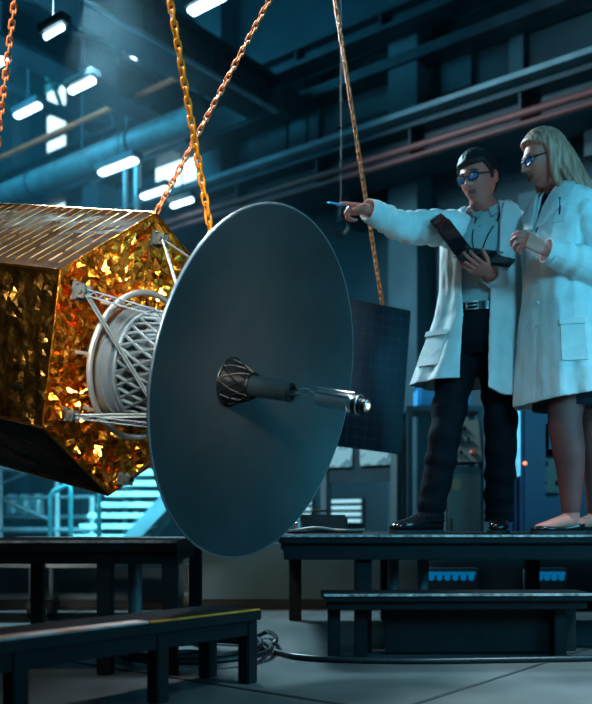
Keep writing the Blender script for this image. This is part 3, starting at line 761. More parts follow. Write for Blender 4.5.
# dish
RD = .630; RS = .062; DD = .165; NDR = 40      # RS: the rim stands forward of the bowl's centre
prof = []
for i in range(NDR+1):
    r = .0005+(RD-.0005)*i/NDR; prof.append((RS-DD*(1-(r/RD)**2), r))
prof += [(RS-.002, RD+.004), (RS-.010, RD+.004)]
for i in range(NDR, -1, -1):
    r = .0005+(RD-.0005)*i/NDR; prof.append((RS-DD*(1-(r/RD)**2)-.010, r))
dish = part('dish', G().lathe(DC, AX, prof, 160, False), 'dish', sat, 'auto', label='large round dark grey dish')
part('dish_rim', G().torus(DC+AX*(RS-.004), AX, RD+.003, .0045, 160, 8), 'grey_metal', dish, True, label='thin pale rim')
g = G()
for j in range(8):
    a = j*math.pi/4+.2; d = EA*math.cos(a)+EB*math.sin(a)
    z_ = lambda r: RS-DD*(1-(r/RD)**2)-.011
    part('dish_rib', G().tube([DC+AX*(z_(r)-.006)+d*r for r in (.10,.2,.3,.4,.5,.56)], [.014,.013,.012,.010,.008,.005], 8), 'tube', dish)
# feed
g = G().lathe(DC, AX, [(-.104,.085),(-.09,.082),(-.02,.052),(.0,.044)], 40, False)
feed = part('feed_cone', g, 'black_metal', sat, label='black cone at the dish centre')
NL = 10; g = G()
for hand in (-1, 1):
    for j in range(NL): g.tube([lat(j, -.10+.10*q/5, hand, .088, .048, -.10, 0, .9) for q in range(6)], .004, 6)
g.torus(DC+AX*-.098, AX, .088, .006, 40, 6); g.torus(DC, AX, .047, .005, 40, 6)
part('feed_lattice', g, 'black_metal', feed)
part('feed_tube', G().lathe(DC, AX, [(-.01,.040),(.0,.040),(.155,.034),(.17,.034),(.17,.026),(.12,.024),(.118,.002)], 40, False), 'tube', sat, label='grey boom tube')
part('feed_collar', G().torus(DC+AX*.168, AX, .030, .006, 40, 8), 'black_metal', sat)
def ap(s, x, y): return DC+AX*s+EA*x+EB*y
g = G().tube(smooth_path([ap(.11,0,0), ap(.18,.0,.004), ap(.205,.0,.016), ap(.235,.0,.020), ap(.27,.0,.006), ap(.30,0,.008)]), .0055, 10)
g.tube(smooth_path([ap(.11,.006,-.01), ap(.18,.006,-.006), ap(.21,.0,-.004), ap(.24,.0,.004), ap(.27,.0,.014), ap(.31,0,.02)]), .0045, 10)
part('feed_rod', g, 'chrome', sat, True, label='bent bright rods')
part('feed_horn', G().lathe(DC, AX, [(.275,.004),(.277,.022),(.285,.028),(.40,.031),(.405,.033),(.412,.033),(.414,.030),(.43,.030)], 40), 'chrome', sat, label='chrome cylinder')
part('horn_rail', G().tube([ap(.27,.0,.030), ap(.42,.0,.033)], .007, 10).tube([ap(.28,-.026,.018), ap(.42,-.03,.018)], .005, 8), 'chrome', sat)
part('horn_cap', G().lathe(DC, AX, [(.428,.030),(.43,.035),(.445,.035),(.447,.028),(.458,.028),(.462,.024),(.475,.024),(.478,.016),(.478,.002)], 40), 'black_metal', sat, label='black stepped cap')
part('horn_ring', G().torus(ap(.447,0,0), AX, .033, .0025, 40, 8).torus(ap(.476,0,0), AX, .018, .004, 40, 8), 'chrome', sat, True)
part('horn_tip', G().lathe(DC, AX, [(.474,.011),(.484,.011),(.487,.006)], 20), 'tip_glow', sat, label='small pale tip')
# brackets and struts
def bracket(px, py, sz=.04):
    c = onplane(px, py, SE)+AX*.012
    R = Matrix((EA, EB, AX)).transposed()
    g = G().box(c, (sz*1.3, sz*1.5, .016), R, .003)
    for dx in (-.35, .35): g.box(c+EA*sz*dx+AX*.025, (.008, sz*1.1, .05), R, .002)
    for dx, dy in ((-.45,-.55),(.45,-.55),(-.45,.55),(.45,.55)): g.lathe(c+EA*sz*dx+EB*sz*dy, AX, [(.006,.007),(.014,.007),(.018,.004)], 8)
    g.tube([c-EA*sz*.7+AX*.035, c+EA*sz*.7+AX*.035], .009, 10)
    b = part('bracket', g, 'tube', sat)
    return c+AX*.035
def strut(p, q, m='grey_metal', wd=.020, rungs=True):
    d = (q-p); L = d.length; d.normalize(); sv = d.cross(AX).normalized(); up = d.cross(sv)
    g = G(); hw = wd/2
    for sgn in (-1, 1): g.tube([p+sv*hw*sgn, q+sv*hw*sgn], .0032, 6)
    if rungs:
        k = int(L/.017)
        for i in range(k):
            a = p+d*(L*i/k); b = p+d*(L*(i+1)/k); s1 = 1 if i % 2 else -1
            g.tube([a+sv*hw*s1, b-sv*hw*s1], .0026, 5)
    else: g.quad(p-sv*hw, q-sv*hw, q+sv*hw, p+sv*hw, .004, up)
    return part('strut', g, m, sat)
b1 = bracket(76, 291, .045); b2 = bracket(64, 414, .036); b3 = bracket(154, 239, .040); b4 = bracket(120, 478, .036)
strut(b1, onplane(215, 330, -.13), 'drum', .022)
strut(b1, onplane(175, 440, -.16), 'tube', .016, False)
strut(b2, onplane(205, 432, -.15), 'drum', .016)
strut(b2, onplane(205, 415, -.20), 'tube', .012, False)
strut(b3, onplane(240, 292, -.13), 'tube', .024, False)
strut(b3, onplane(190, 330, -.20), 'grey_metal', .022)
strut(b4, onplane(190, 430, -.20), 'tube', .020, False)
# solar wing behind the dish
zs = 4.75
tl, tr, br_, bl = W(338,293,zs-.05), W(406,307,zs+.12), W(409,447,zs+.12), W(336,445,zs-.05)
sx = (tr-tl); sy = (tl-bl)
def wing():
    X = sx.normalized(); Y = (sy-X*sy.dot(X)).normalized(); N = X.cross(Y)
    if N.y > 0: N = -N
    w_, h_ = 8*.057, 14*.057
    # local object frame so the cell grid lies in object space
    org = bl-V((0,0,.0))-X*.06
    me = G().box(V((w_/2, h_/2, 0)), (w_, h_, .018)).mesh('solar_panel')
    o = link('solar_panel', me, 'cells', sat); R = Matrix((X, Y, X.cross(Y))).transposed().to_4x4()
    o.rotation_euler = R.to_euler(); o.location = org-wloc(sat)
    o['label'] = 'dark blue solar cell panel'
    g = G()
    for i in range(8):
        for j in range(14):
            g.lathe(org+X*(.057*i)+Y*(.057*j+.0)+N*.009, N, [(0,.0045),(.002,.0045)], 6)
    part('cell_corner', g, 'blue', sat, False)
    g = G()
    for p_, q_ in ((org, org+X*w_), (org+Y*h_, org+X*w_+Y*h_), (org, org+Y*h_), (org+X*w_, org+X*w_+Y*h_)): g.tube([p_, q_], .007, 6)
    part('panel_frame', g, 'black_metal', sat)
    m_ = org+X*.05+Y*h_*.5-N*.015
    part('panel_boom', G().tube([m_+X*.3, m_, hp((.22, .05), SE-.15)], .018, 10), 'grey_metal', sat)
    return org+X*w_*.62+Y*h_
wing_top = wing()

# ------------------------------------------------------------------ chains
def link_mesh(L, Wd, r):
    pts = []; h = L/2-Wd/2
    for k in range(7):
        a = math.pi*k/6; pts.append(V((math.cos(a)*Wd/2, 0, h+math.sin(a)*Wd/2)))
    for k in range(7):
        a = math.pi+math.pi*k/6; pts.append(V((math.cos(a)*Wd/2, 0, -h+math.sin(a)*Wd/2)))
    rings = []; n = len(pts)
    for i in range(n):
        t_ = (pts[(i+1) % n]-pts[i-1]).normalized(); y = V((0,1,0)); x = y.cross(t_)
        rings.append([pts[i]+(x*math.cos(q)+y*math.sin(q))*r for q in [2*math.pi*j/6 for j in range(6)]])
    return G().loft(rings, closed=True)
def chain(p, q, pitch, m, label, wd=.52, r=.135):
    p, q = V(p), V(q); q = p+(q-p)*((4.4-p.z)/(q.z-p.z)); d = q-p; n = max(2, round(d.length/pitch)); pitch = d.length/n; dn = d.normalized()
    t = thing('lifting_chain', label, 'chain', p)
    base = dn.to_track_quat('Z', 'X').to_matrix()
    me = link_mesh(pitch*1.34, pitch*wd*1.1, pitch*r).mesh('link'); me.polygons.foreach_set('use_smooth', [True]*len(me.polygons)); me.materials.append(M[m])
    for i in range(n):
        o = bpy.data.objects.new('link', me); COL.objects.link(o); o.parent = t
        o.location = d*((i+.5)/n)
        o.rotation_euler = (base @ Matrix.Rotation((math.pi/2)*(i % 2)+.5+.12*math.sin(i*1.7), 3, 'Z')).to_euler()
    return t
rv = [hp(HX[i], SE) for i in range(6)]
def ray_at(px, py, Z): return W(px, py, Z)
chain(rv[1]+V((.02,0,.0))-AX*.02, W(279, -18, 3.55), .031, 'rust_chain', 'coppery chain slanting up to the right from the top corner of the spacecraft')
chain(W(216, 262, 3.38), W(166, -22, 3.38), .038, 'yellow_chain', 'bright yellow chain crossing in front of the coppery chain, going down behind the dish', .54, .15)
chain(W(-9, 196, 3.75), W(17, -20, 3.75), .036, 'rust_chain', 'coppery chain at the left edge of the picture')
zc = wing_top.y
chain(wing_top+V((0,0,.0)), W(332, -20, zc-.05), .036, 'rust_chain', 'thin rusty chain passing behind the pointing arm to the solar panel', .5, .13)
# lug under yellow chain
q = W(216, 262, 3.38)
part('lifting_lug', G().torus(q-V((0,0,.02)), (1,0,0), .02, .006, 20, 8).tube([q-V((0,0,.04)), hp((.16,.20), SE+.02)], .012, 8), 'grey_metal', sat)
# ------------------------------------------------------------------ people
def ell(c, x, y, a, b, n=24, p=2.0):
    out = []
    for j in range(n):
        t_ = 2*math.pi*j/n; cs, sn = math.cos(t_), math.sin(t_)
        e = 2/p; out.append(V(c)+V(x)*a*math.copysign(abs(cs)**e, cs)+V(y)*b*math.copysign(abs(sn)**e, sn))
    return out
def yawf(deg): 
    """facing vector; 0 = towards the camera (-Y), positive = towards picture left"""
    a = math.radians(deg); return V((-math.sin(a), -math.cos(a), 0))
def frameof(yaw, pitch=0, roll=0):
    """matrix columns: X = person's left, Y = back, Z = up"""
    f = yawf(yaw); back = -f; left = V((0,0,1)).cross(f); 
    R = Matrix((left, back, V((0,0,1)))).transposed()
    R = R @ Matrix.Rotation(math.radians(pitch), 3, 'X') @ Matrix.Rotation(math.radians(roll), 3, 'Y')
    return R
def ga(x, s): return math.exp(-(x/s)**2)
def head_pt(nx, ny, nz, female=False):
    hx, hy, hz = (.074, .094, .120) if not female else (.069, .089, .113)
    x, y, z = hx*nx, hy*ny, hz*nz
    k = max(0.0, -nz)
    x *= 1-(.40 if female else .32)*k**1.6
    if nz > 0 : x *= 1+.04*math.sin(nz*math.pi)
    if ny > 0: y = y*(1-.55*k**1.2)-.012*k
    else: y = y*(1-.10*k) 
    if ny < 0:
        y = max(y, -hy*.965+.0)*1.0
        f = (-ny)**1.5
        # front features
        y -= f*(.006*ga(z-.030, .012)*ga(x, .05))
        y += f*.012*(ga(x-.030, .014)+ga(x+.030, .014))*ga(z-.010, .012)
        if -.036 < z < .03:
            q = (.03-z)/.066; w_ = .0085+.006*q
            y -= .037*(q**1.1)*ga(x, w_)*(1 if z > -.026 else max(0, 1-(-.026-z)/.010))
        y -= f*.006*(ga(x-.045, .018)+ga(x+.045, .018))*ga(z+.020, .020)
        y -= .0055*ga(z+.049, .0055)*ga(x, .020)+.006*ga(z+.064, .0065)*ga(x, .018)
        y += .004*ga(z+.0565, .003)*ga(x, .022)
        y += .004*ga(z+.076, .006)*ga(x, .02)
        y -= .011*ga(z+.098, .016)*ga(x, .024)
    return V((x, y, z))
def sph(nu, nv, fn):
    vs = []; fs = []
    for i in range(nv+1):
        th = math.pi*i/nv
        for j in range(nu):
            ph = 2*math.pi*j/nu; vs.append(fn(math.sin(th)*math.cos(ph), math.sin(th)*math.sin(ph), math.cos(th)))
    for i in range(nv):
        for j in range(nu):
            j2 = (j+1) % nu; fs.append((i*nu+j, i*nu+j2, (i+1)*nu+j2, (i+1)*nu+j))
    return vs, fs
HS = {False: 1.05, True: 1.07}
def add_head(g, c, R, female=False):
    R = R*HS[female]
    vs, fs = sph(96, 96, lambda a, b, d: V(c)+R @ head_pt(a, b, d, female)); g.add(vs, fs)
    hx = .072 if not female else .067
    for s in (-1, 1):   # ears
        o = V((s*(hx+.004), .010, -.004))
        vs, fs = sph(20, 14, lambda a, b, d: V(c)+R @ (o+V((s*(.007*a+.006*max(0,b)), .017*b, .032*d+.004*b)))); g.add(vs, fs)
def hairfn(c, R, thick, mask, female=False, strand=.0015):
    R = R*HS[female]
    def fn(a, b, d):
        p = head_pt(a, b, d, female) if b > -.2 else head_pt(a, b, d, female)
        n = V((a, b, d)); m = mask(a, b, d, p)
        t_ = -.014+(thick(a, b, d)+.014)*m
        n_ = noise.noise(V((a*14, b*14, d*5)))*strand*3*m+math.sin(math.atan2(b, a)*34)*strand*m*max(0, 1-abs(d))
        return V(c)+R @ (p+n*(t_+n_))
    return fn
def sstep(a, b, x):
    t_ = max(0, min(1, (x-a)/(b-a))); return t_*t_*(3-2*t_)
def add_hand(g, wrist, d, pn, side, curls, thumb=(.6, .5), sc=1.0, spread=.06, th=None):
    """d: direction of the hand, pn: palm normal (points out of the palm), side: +1 thumb on cross(d,pn) side"""
    d = V(d).normalized(); pn = V(pn); pn = (pn-d*pn.dot(d)).normalized(); a = d.cross(pn)*side
    w0 = V(wrist)
    rings = [ell(w0-d*.03, a, pn, .026*sc, .020*sc, 16), ell(w0, a, pn, .027*sc, .018*sc, 16), ell(w0+d*.03*sc, a, pn, .036*sc, .017*sc, 16), ell(w0+d*.065*sc, a, pn, .041*sc, .015*sc, 16),
             ell(w0+d*.088*sc, a, pn, .039*sc, .012*sc, 16)]
    g.loft(rings)
    lens = [(.042,.026,.021), (.047,.030,.022), (.043,.028,.022), (.033,.021,.019)]
    tips = []
    for i in range(4):
        off = (.030-.0200*i)*sc; p = w0+d*(.080-.004*abs(i-1))*sc+a*off
        ang = 0; dd = (d+a*(spread*(1.2-i))).normalized(); pts = [p-d*.02*sc, p]; rad = [.0095*sc, .0095*sc]
        side_ax = dd.cross(pn)
        for k in range(3):
            ang += math.radians(curls[i][k]); v = dd*math.cos(ang)+pn*math.sin(ang); p = p+v*lens[i][k]*sc
            pts.append(p); rad.append((.0092, .0082, .0070)[k]*sc*(1 if i < 3 else .88))
        g.tube(pts, rad, 10, round_end=True); tips.append(p)
    p = w0+d*.022*sc+a*.024*sc+pn*.004; td = (d*thumb[0]+a*thumb[1]+pn*(thumb[2] if len(thumb) > 2 else .25)).normalized()
    t2 = (td+(th if th is not None else (d*.5-a*.15+pn*.15))).normalized()
    pts = [p-td*.015, p, p+td*.036*sc, p+td*.036*sc+t2*.030*sc, p+td*.036*sc+t2*.030*sc+(t2+pn*.15).normalized()*.022*sc]
    g.tube(pts, [.013*sc, .0145*sc, .0115*sc, .0100*sc, .0085*sc], 10, round_end=True)
    return tips, pts[-1]
def face_bits(root, body, c, R, female, glasses_col='frame'):
    """eyes, brows, lips; glasses are a thing of their own"""
    sc = 1 if not female else .95
    R = R*HS[female]
    for s in (-1, 1):
        p = V(c)+R @ V((s*.030*sc, -.0745*sc, .010))
        e = part('eye', G().add(*sph(16, 12, lambda a, b, d: p+V((a,b,d))*.0125)), 'white', root, True)
        q = p+R @ V((-s*.001, -.0085, -.0015))
        part('iris', G().add(*sph(12, 8, lambda a, b, d: q+R @ V((a*.0055, b*.0045, d*.0055)))), 'black_metal', e, True)
        br = [V(c)+R @ V((s*x*sc, y*sc, z)) for x, y, z in ((.012,-.091,.027),(.026,-.090,.032),(.040,-.082,.030),(.050,-.071,.024))]
        part('eyebrow', G().tube(br, [.002,.0036,.0034,.0015], 8, flat=(1,.8)), 'hair' if not female else 'hair_f', root, True)
    lp_ = [V(c)+R @ V((x*sc, y*sc, -.0555)) for x, y in ((-.021,-.080),(-.010,-.090),(0,-.092),(.010,-.090),(.021,-.080))]
    part('lips', G().tube(smooth_path([p_+R@V((0,-.001,.004)) for p_ in lp_],4), .0034, 8).tube(smooth_path([p_+R@V((0,-.001,-.005)) for p_ in lp_],4), .0040, 8), 'lip', root, True)
def glasses(c, R, label, sc=1.0, lens='lens'):
    R = R*HS[sc < 1]
    base = V(c)+R @ V((0, -.11*sc, .0))
    t = thing('eyeglasses', label, 'glasses', base)
    for s in (-1, 1):
        o = V((s*.031*sc, -.099*sc, .003)); pts = []
        for k in range(24):
            a = 2*math.pi*k/24; cs, sn = math.cos(a), math.sin(a); e = .62
            x = .0225*math.copysign(abs(cs)**e, cs); z = .0150*math.copysign(abs(sn)**e, sn)
            pts.append(V(c)+R @ (o+V((x, abs(x*s+ .0)*.0+max(0, (x*s))*.30, z))))
        rings = []
        for i in range(24):
            t_ = (pts[(i+1) % 24]-pts[i-1]).normalized(); y = R @ V((0,1,0)); x_ = y.cross(t_).normalized()
            rings.append([pts[i]+x_*.0040*math.cos(q)+y*.0034*math.sin(q) for q in [2*math.pi*j/6 for j in range(6)]])
        part('rim', G().loft(rings, closed=True), 'frame', t, True)
        ctr = sum(pts, V())/24; yb = R @ V((0,1,0)); k0 = [ctr+(p-ctr)*.95 for p in pts]
        part('lens', G().loft([[p-yb*.0008 for p in k0], [p+yb*.0008 for p in k0]]), lens, t, False)
        h = V(c)+R @ V((s*.053*sc, -.090*sc, .010)); e1 = V(c)+R @ V((s*.078*sc, -.02*sc, .010)); e2 = V(c)+R @ V((s*.080*sc, .012*sc, .010)); e3 = V(c)+R @ V((s*.081*sc, .030*sc, -.012))
        part('temple', G().tube([h, e1, e2, e3], .0036, 8), 'frame', t, True)
    part('bridge', G().tube([V(c)+R @ V((-.010*sc, -.099*sc, .008)), V(c)+R @ V((0, -.106*sc, .010)), V(c)+R @ V((.010*sc, -.099*sc, .008))], .0024, 8), 'frame', t, True)
    return t
def limb(g, pts, rad, n=28): g.tube(smooth_path(pts, 5), [r for r in interp(rad, 5)], n, round_end=True)
def interp(r, n):
    out = []
    for i in range(len(r)-1):
        for k in range(n): out.append(r[i]+(r[i+1]-r[i])*k/n)
    return out+[r[-1]]
class Coat:
    """open shell: levels of (z, cx, cy, a, b, yaw, open_half_angle_right, open_half_angle_left)"""
    def __init__(s, levels, nfold=7, foldamp=.010, seed=0):
        s.L = sorted(levels, key=lambda l: -l[0]); s.nf = nfold; s.fa = foldamp; s.seed = seed
    def lev(s, z):
        L = s.L
        if z >= L[0][0]: return L[0]
        if z <= L[-1][0]: return L[-1]
        for i in range(len(L)-1):
            if L[i][0] >= z >= L[i+1][0]:
                t_ = (L[i][0]-z)/(L[i][0]-L[i+1][0])
                def C(k):
                    p0 = L[max(i-1,0)][k]; p1 = L[i][k]; p2 = L[i+1][k]; p3 = L[min(i+2,len(L)-1)][k]
                    m = p1+(p2-p1)*t_; 
                    return m
                return (z,)+tuple(C(k) for k in range(1, 8))
    def pt(s, ang, z, off=0.0):
        """ang: degrees, 0 = front centre, + towards the person's left"""
        _, cx, cy, a, b, yaw, r0, r1 = s.lev(z); f = yawf(yaw); l = V((0,0,1)).cross(f); q = math.radians(ang)
        e = .86; sn, cs = math.sin(q), math.cos(q)
        sn = math.copysign(abs(sn)**e, sn); cs = math.copysign(abs(cs)**e, cs)
        top, bot = s.L[0][0], s.L[-1][0]; h = (top-z)/(top-bot)
        amp = s.fa*max(0, h-.30)/.70
        fold = amp*(math.sin(s.nf*q+s.seed+h*1.5)+.5*math.sin(s.nf*1.9*q+2*s.seed))
        fold += .007*noise.noise(V((math.sin(q)*3+s.seed, math.cos(q)*3, z*5)))*min(1, h*5)+.0045*noise.noise(V((math.sin(q)*7+s.seed, math.cos(q)*7, z*11)))*min(1, h*5)
        return V((cx, cy, z))+l*sn*(a+off+fold)+f*cs*(b+off+fold)
    def shell(s, g, zs, n=64, th=.010, hem=None):
        ro = []; ri = []
        for z in zs:
            _, cx, cy, a, b, yaw, o0, o1 = s.lev(z)
            a0, a1 = o1, 360-o0; row = [];  row2 = []
            for j in range(n+1):
                q = a0+(a1-a0)*j/n; zz = z
                if hem and z == zs[-1]: zz = z
                row.append(s.pt(q, z, 0)); row2.append(s.pt(q, z, -th))
            ro.append(row); ri.append(row2)
        loops = [ro[i]+ri[i][::-1] for i in range(len(zs))]
        return g.loft(loops)
    def patch(s, pts, off=.006, th=.006, n=8):
        """polygon strip on the surface: pts = list of pairs ((ang,z),(ang,z)) left/right along its length"""
        g = G(); rings = []
        for (a0, z0), (a1, z1) in pts:
            top = [s.pt(a0+(a1-a0)*k/n, z0+(z1-z0)*k/n, off+th) for k in range(n+1)]; bot = [s.pt(a0+(a1-a0)*k/n, z0+(z1-z0)*k/n, off-.004) for k in range(n+1)]
            rings.append(top+bot[::-1])
        return g.loft(rings)
def sleeve(g, pts, rad, wr=.004, seed=0, n=20):
    P = smooth_path(pts, 10); R_ = interp(rad, 10)
    rr = []
    for i, r in enumerate(R_): rr.append(r+wr*(noise.noise(V((i*.45, seed, 0)))+.6*math.sin(i*1.1+seed)))
    base = len(g.v); g.tube(P, rr, n)
    for k in range(base, len(g.v)):
        p = g.v[k]; g.v[k] = p+noise.noise_vector(p*16+V((seed,0,0)))*wr*.9
def shoe(root_label, name, heel, d, L, Wd, H, m, group, low=False):
    """closed shoe as lofted sections along its length; heel = ground point under the heel back"""
    d = V(d).normalized(); l = V((0,0,1)).cross(d); heel = V(heel)
    g = G(); rings = []
    secs = [(0,.30,.75,0),(.04,.62,.92,0),(.15,.80,1.0,0),(.30,.78,.98,0),(.45,.80,.80,0),(.60,.96,.62,0),(.75,1.0,.50,0),(.88,.86,.42,0),(.96,.58,.33,0),(1,.25,.22,.02)]
    if low: secs = [(0,.30,.55,0),(.04,.62,.62,0),(.15,.78,.60,0),(.30,.72,.42,0),(.45,.76,.33,0),(.60,.92,.30,0),(.75,.98,.34,0),(.88,.80,.34,0),(.96,.5,.28,0),(1,.2,.2,.02)]
    for f, w_, h, z0 in secs:
        c = heel+d*L*f+V((0,0,H*h/2+.012)); ring = []
        for k in range(16):
            a = 2*math.pi*k/16; cs, sn = math.cos(a), math.sin(a)
            ring.append(c+l*math.copysign(abs(cs)**.8, cs)*Wd/2*w_+V((0,0,1))*math.copysign(abs(sn)**.75, sn)*H*h/2)
        rings.append(ring)
    g.loft(rings)
    t = thing(name, root_label, 'shoe', heel+d*L*.4, group)
    part('upper', g, m, t, True)
    g = G(); rings = []
    for f, w_ in ((0,.35),(.05,.66),(.3,.78),(.6,1.0),(.8,1.02),(.95,.62),(1.01,.25)):
        c = heel+d*(L*f-.002)
        rings.append([c+l*Wd/2*w_*1.03+V((0,0,.016)), c-l*Wd/2*w_*1.03+V((0,0,.016)), c-l*Wd/2*w_*1.03, c+l*Wd/2*w_*1.03])
    part('sole', g.loft(rings), 'rubber', t, False)
    return t
def cuffring(root, e_, dd, ro, rn):
    x = dd.orthogonal().normalized(); y = dd.cross(x)
    g = G().loft([ell(e_+dd*s, x, y, r, r, 28) for s, r in ((-.030, ro-.008), (-.030, ro), (.022, rn), (.022, rn-.004), (.006, rn-.007), (-.004, rn-.010))], cap=False)
    part('cuff', g, 'coat', root, 'auto')
DZ = .50
# ============================== man
def man():
    ZM = 4.12
    def w(px, py, z=ZM): return W(px, py, z)
    base = V((w(465,0).x, ZM, DZ))
    root = thing('person', 'man in open white lab coat and dark-framed glasses pointing left with outstretched arm', 'person', base)
    yaw = 24; hyaw = 44
    HC = w(479, 180.5, 4.08); HR = frameof(hyaw, -6, 0)      # negative pitch bends the face down
    HR = frameof(hyaw, 12, -4)
    neck = w(489, 214, 4.14); chest = w(484, 248, 4.14); waist = w(481, 296, 4.14); pel = w(479, 328, 4.14)
    f = yawf(yaw); l = V((0,0,1)).cross(f)
    rs = w(450, 226, 4.10); re = w(403, 224, 3.95); rw = w(367, 209.5, 3.80)
    ls = w(514, 226, 4.18); le = w(513, 286, 4.20); lw = w(488, 273, 3.93)
    body = G()
    body.loft([ell(pel+V((0,0,-.06)), l, f, .13, .10), ell(pel, l, f, .140, .100), ell(waist, l, f, .130, .090), ell((waist+chest)/2, l, f, .15, .105), ell(chest, l, f, .165, .11),
               ell(chest+V((0,0,.07)), l, f, .165, .10), ell(neck+V((0,0,-.04)), l, f, .11, .07), ell(neck, l, f, .065, .06), ell(neck+V((0,0,.03)), l, f, .055, .055)])
    body.tube([neck-V((0,0,.04)), neck+V((-.003,-.003,.01)), HC+V((.010,.012,-.085)), HC+V((.008,.01,-.03))], [.066,.058,.055,.055], 18)
    add_head(body, HC, HR)
    limb(body, [rs+V((.04,0,-.01)), rs, (rs+re)/2, re, (re+rw)/2, rw], [.05,.052,.045,.038,.036,.026])
    limb(body, [ls-V((.04,0,.01)), ls, (ls+le)/2, le, (le+lw)/2, lw], [.05,.052,.045,.038,.036,.026])
    hL = pel+l*.085-V((0,0,.05)); hR = pel-l*.085-V((0,0,.05))
    aL = V((w(499,0,4.16).x, 4.16, DZ+.09)); aR = V((w(431,0,4.10).x, 4.10, DZ+.09))
    kL = V(((hL.x+aL.x)/2+.006, 4.10, DZ+.50)); kR = V(((hR.x+aR.x)/2-.012, 4.06, DZ+.50))
    for h_, k_, a_, fd in ((hL, kL, aL, V((-.25,-1,0))), (hR, kR, aR, V((-.9,-.45,0)))):
        limb(body, [h_+V((0,0,.08)), h_, (h_+k_)/2, k_, (k_+a_)/2, a_], [.062,.072,.064,.052,.048,.036])
        fd.normalize(); body.tube([a_-V((0,0,.03))-fd*.03, a_-V((0,0,.045))+fd*.05, a_-V((0,0,.055))+fd*.13], [.034,.032,.022], 12, round_end=True)
    # pointing hand: knuckles up, index nearly straight
    pd = (w(330, 208, 3.72)-rw).normalized()
    tips, tt = add_hand(body, rw+pd*.012, pd, V((.05,-.35,-.92)), 1, [(0,12,10),(46,72,44),(60,82,50),(66,84,50)], thumb=(.80,.40,.45), sc=.98)
    # laptop hand: palm up under the laptop hinge
    ld = (w(449, 252, 3.74)-lw).normalized()
    add_hand(body, lw+ld*.005, ld, V((-.1,.55,.80)), -1, [(8,14,12),(10,16,14),(12,18,16),(16,20,18)], thumb=(.6,.55,.55), sc=1.0)
    fused('body', body, .0034, 'skin', root, 2)
    face_bits(root, None, HC, HR, False)
    # hair
    def mask(a, b, d, p):
        x, y, z = p
        if y < -.045: m = sstep(.050, .062, z)
        elif y < -.022: k = (y+.045)/.023; m = sstep(.050-.048*k, .062-.048*k, z)
        elif y < .0: m = sstep(-.022, -.008, z)
        elif y < .026: m = sstep(.012, .022, z)
        else: m = sstep(-.080, -.055, z)
        return m
    def thick(a, b, d): return .007+.013*max(0, d)**.6+.012*max(0, -b)*max(0, d)+.003*max(0, b)
    g = G().add(*sph(110, 80, hairfn(HC, HR, thick, mask, False, .0012)))
    part('hair', g, 'hair', root, True, label='short black hair, trimmed at the sides')
    gl = glasses(HC, HR, 'dark rectangular eyeglasses with blue reflecting lenses on the man\'s face')
    # shirt
    f2 = f
    g = G().loft([ell(pel+V((0,0,.02)), l, f, .150, .118, 40), ell(waist+V((0,0,.0)), l, f, .147, .112, 40), ell((waist+chest)/2, l, f, .158, .120, 40), ell(chest, l, f, .172, .125, 40),
                  ell(chest+V((0,0,.07)), l, f, .170, .115, 40), ell(neck+V((0,0,-.045)), l, f, .115, .085, 40), ell(neck+V((0,0,-.005)), l, f, .070, .068, 40), ell(neck+V((0,0,.004)), l, f, .064, .062, 40)])
    for i, p in enumerate(g.v): g.v[i] = p+noise.noise_vector(V((p.x*14, p.y*14, p.z*9)))*.006
    part('shirt', g, 'shirt', root, True)
    g = G()
    for s in (-1, 1):   # shirt collar wings
        n0_ = neck+V((0,0,.016))
        g.quad(n0_+f*.064+l*s*.008, n0_+f*.030+l*s*.066+V((0,0,.012)), n0_+f*.050+l*s*.070-V((0,0,.028)), n0_+f*.088+l*s*.030-V((0,0,.060)), .006, f)
    g.loft([ell(neck+V((0,0,-.01)), l, f, .068, .066, 30), ell(neck+V((0,0,.024)), l, f, .063, .060, 30), ell(neck+V((0,0,.024)), l, f, .058, .055, 30), ell(neck+V((0,0,-.01)), l, f, .06, .058, 30)], cap=False)
    part('shirt_collar', g, 'shirt', root, 'auto')
    g = G()
    for k in range(7):
        c_ = chest.lerp(waist, (k-1.5)/5); g.lathe(V((c_.x, c_.y, c_.z))+f*.126, f, [(-.004,.005),(.003,.005),(.004,.002)], 10)
    part('shirt_button', g, 'white', root)
    # lanyard
    g = G()
    a_ = [neck+l*.060+f*.02+V((0,0,.020)), neck+l*.060+f*.085-V((0,0,.055)), chest+l*.040+f*.138+V((0,0,.0)), chest+f*.140-V((0,0,.12))]
    b_ = [neck-l*.050+f*.03+V((0,0,.020)), neck-l*.045+f*.09-V((0,0,.055)), chest-l*.025+f*.140+V((0,0,.0)), chest+f*.140-V((0,0,.12))]
    g.tube(smooth_path(a_, 5), .0032, 6).tube(smooth_path(b_, 5), .0032, 6)
    ly = single('lanyard', g, 'black_cloth', 'thin dark lanyard hanging round the man\'s neck over his shirt', 'lanyard')
    # trousers
    tr = G()
    bz = w(480, 314).z
    tr.loft([ell(V((pel.x, pel.y, bz)), l, f, .158, .124), ell(pel, l, f, .166, .128), ell(pel-V((0,0,.09)), l, f, .168, .125), ell(pel-V((0,0,.14)), l, f, .13, .10)])
    for h_, k_, a_, sd in ((hL, kL, aL, 1.0), (hR, kR, aR, 4.0)):
        sleeve(tr, [h_+V((0,0,.05)), h_-V((0,0,.08)), (h_+k_)/2, k_, (k_+a_)/2, a_+V((0,0,.03)), a_-V((0,0,.035))], [.092,.098,.090,.076,.072,.066,.068], .006, sd, 24)
    fused('trousers', tr, .006, 'black_cloth', root, 2)
    bc = V((pel.x, pel.y, bz))
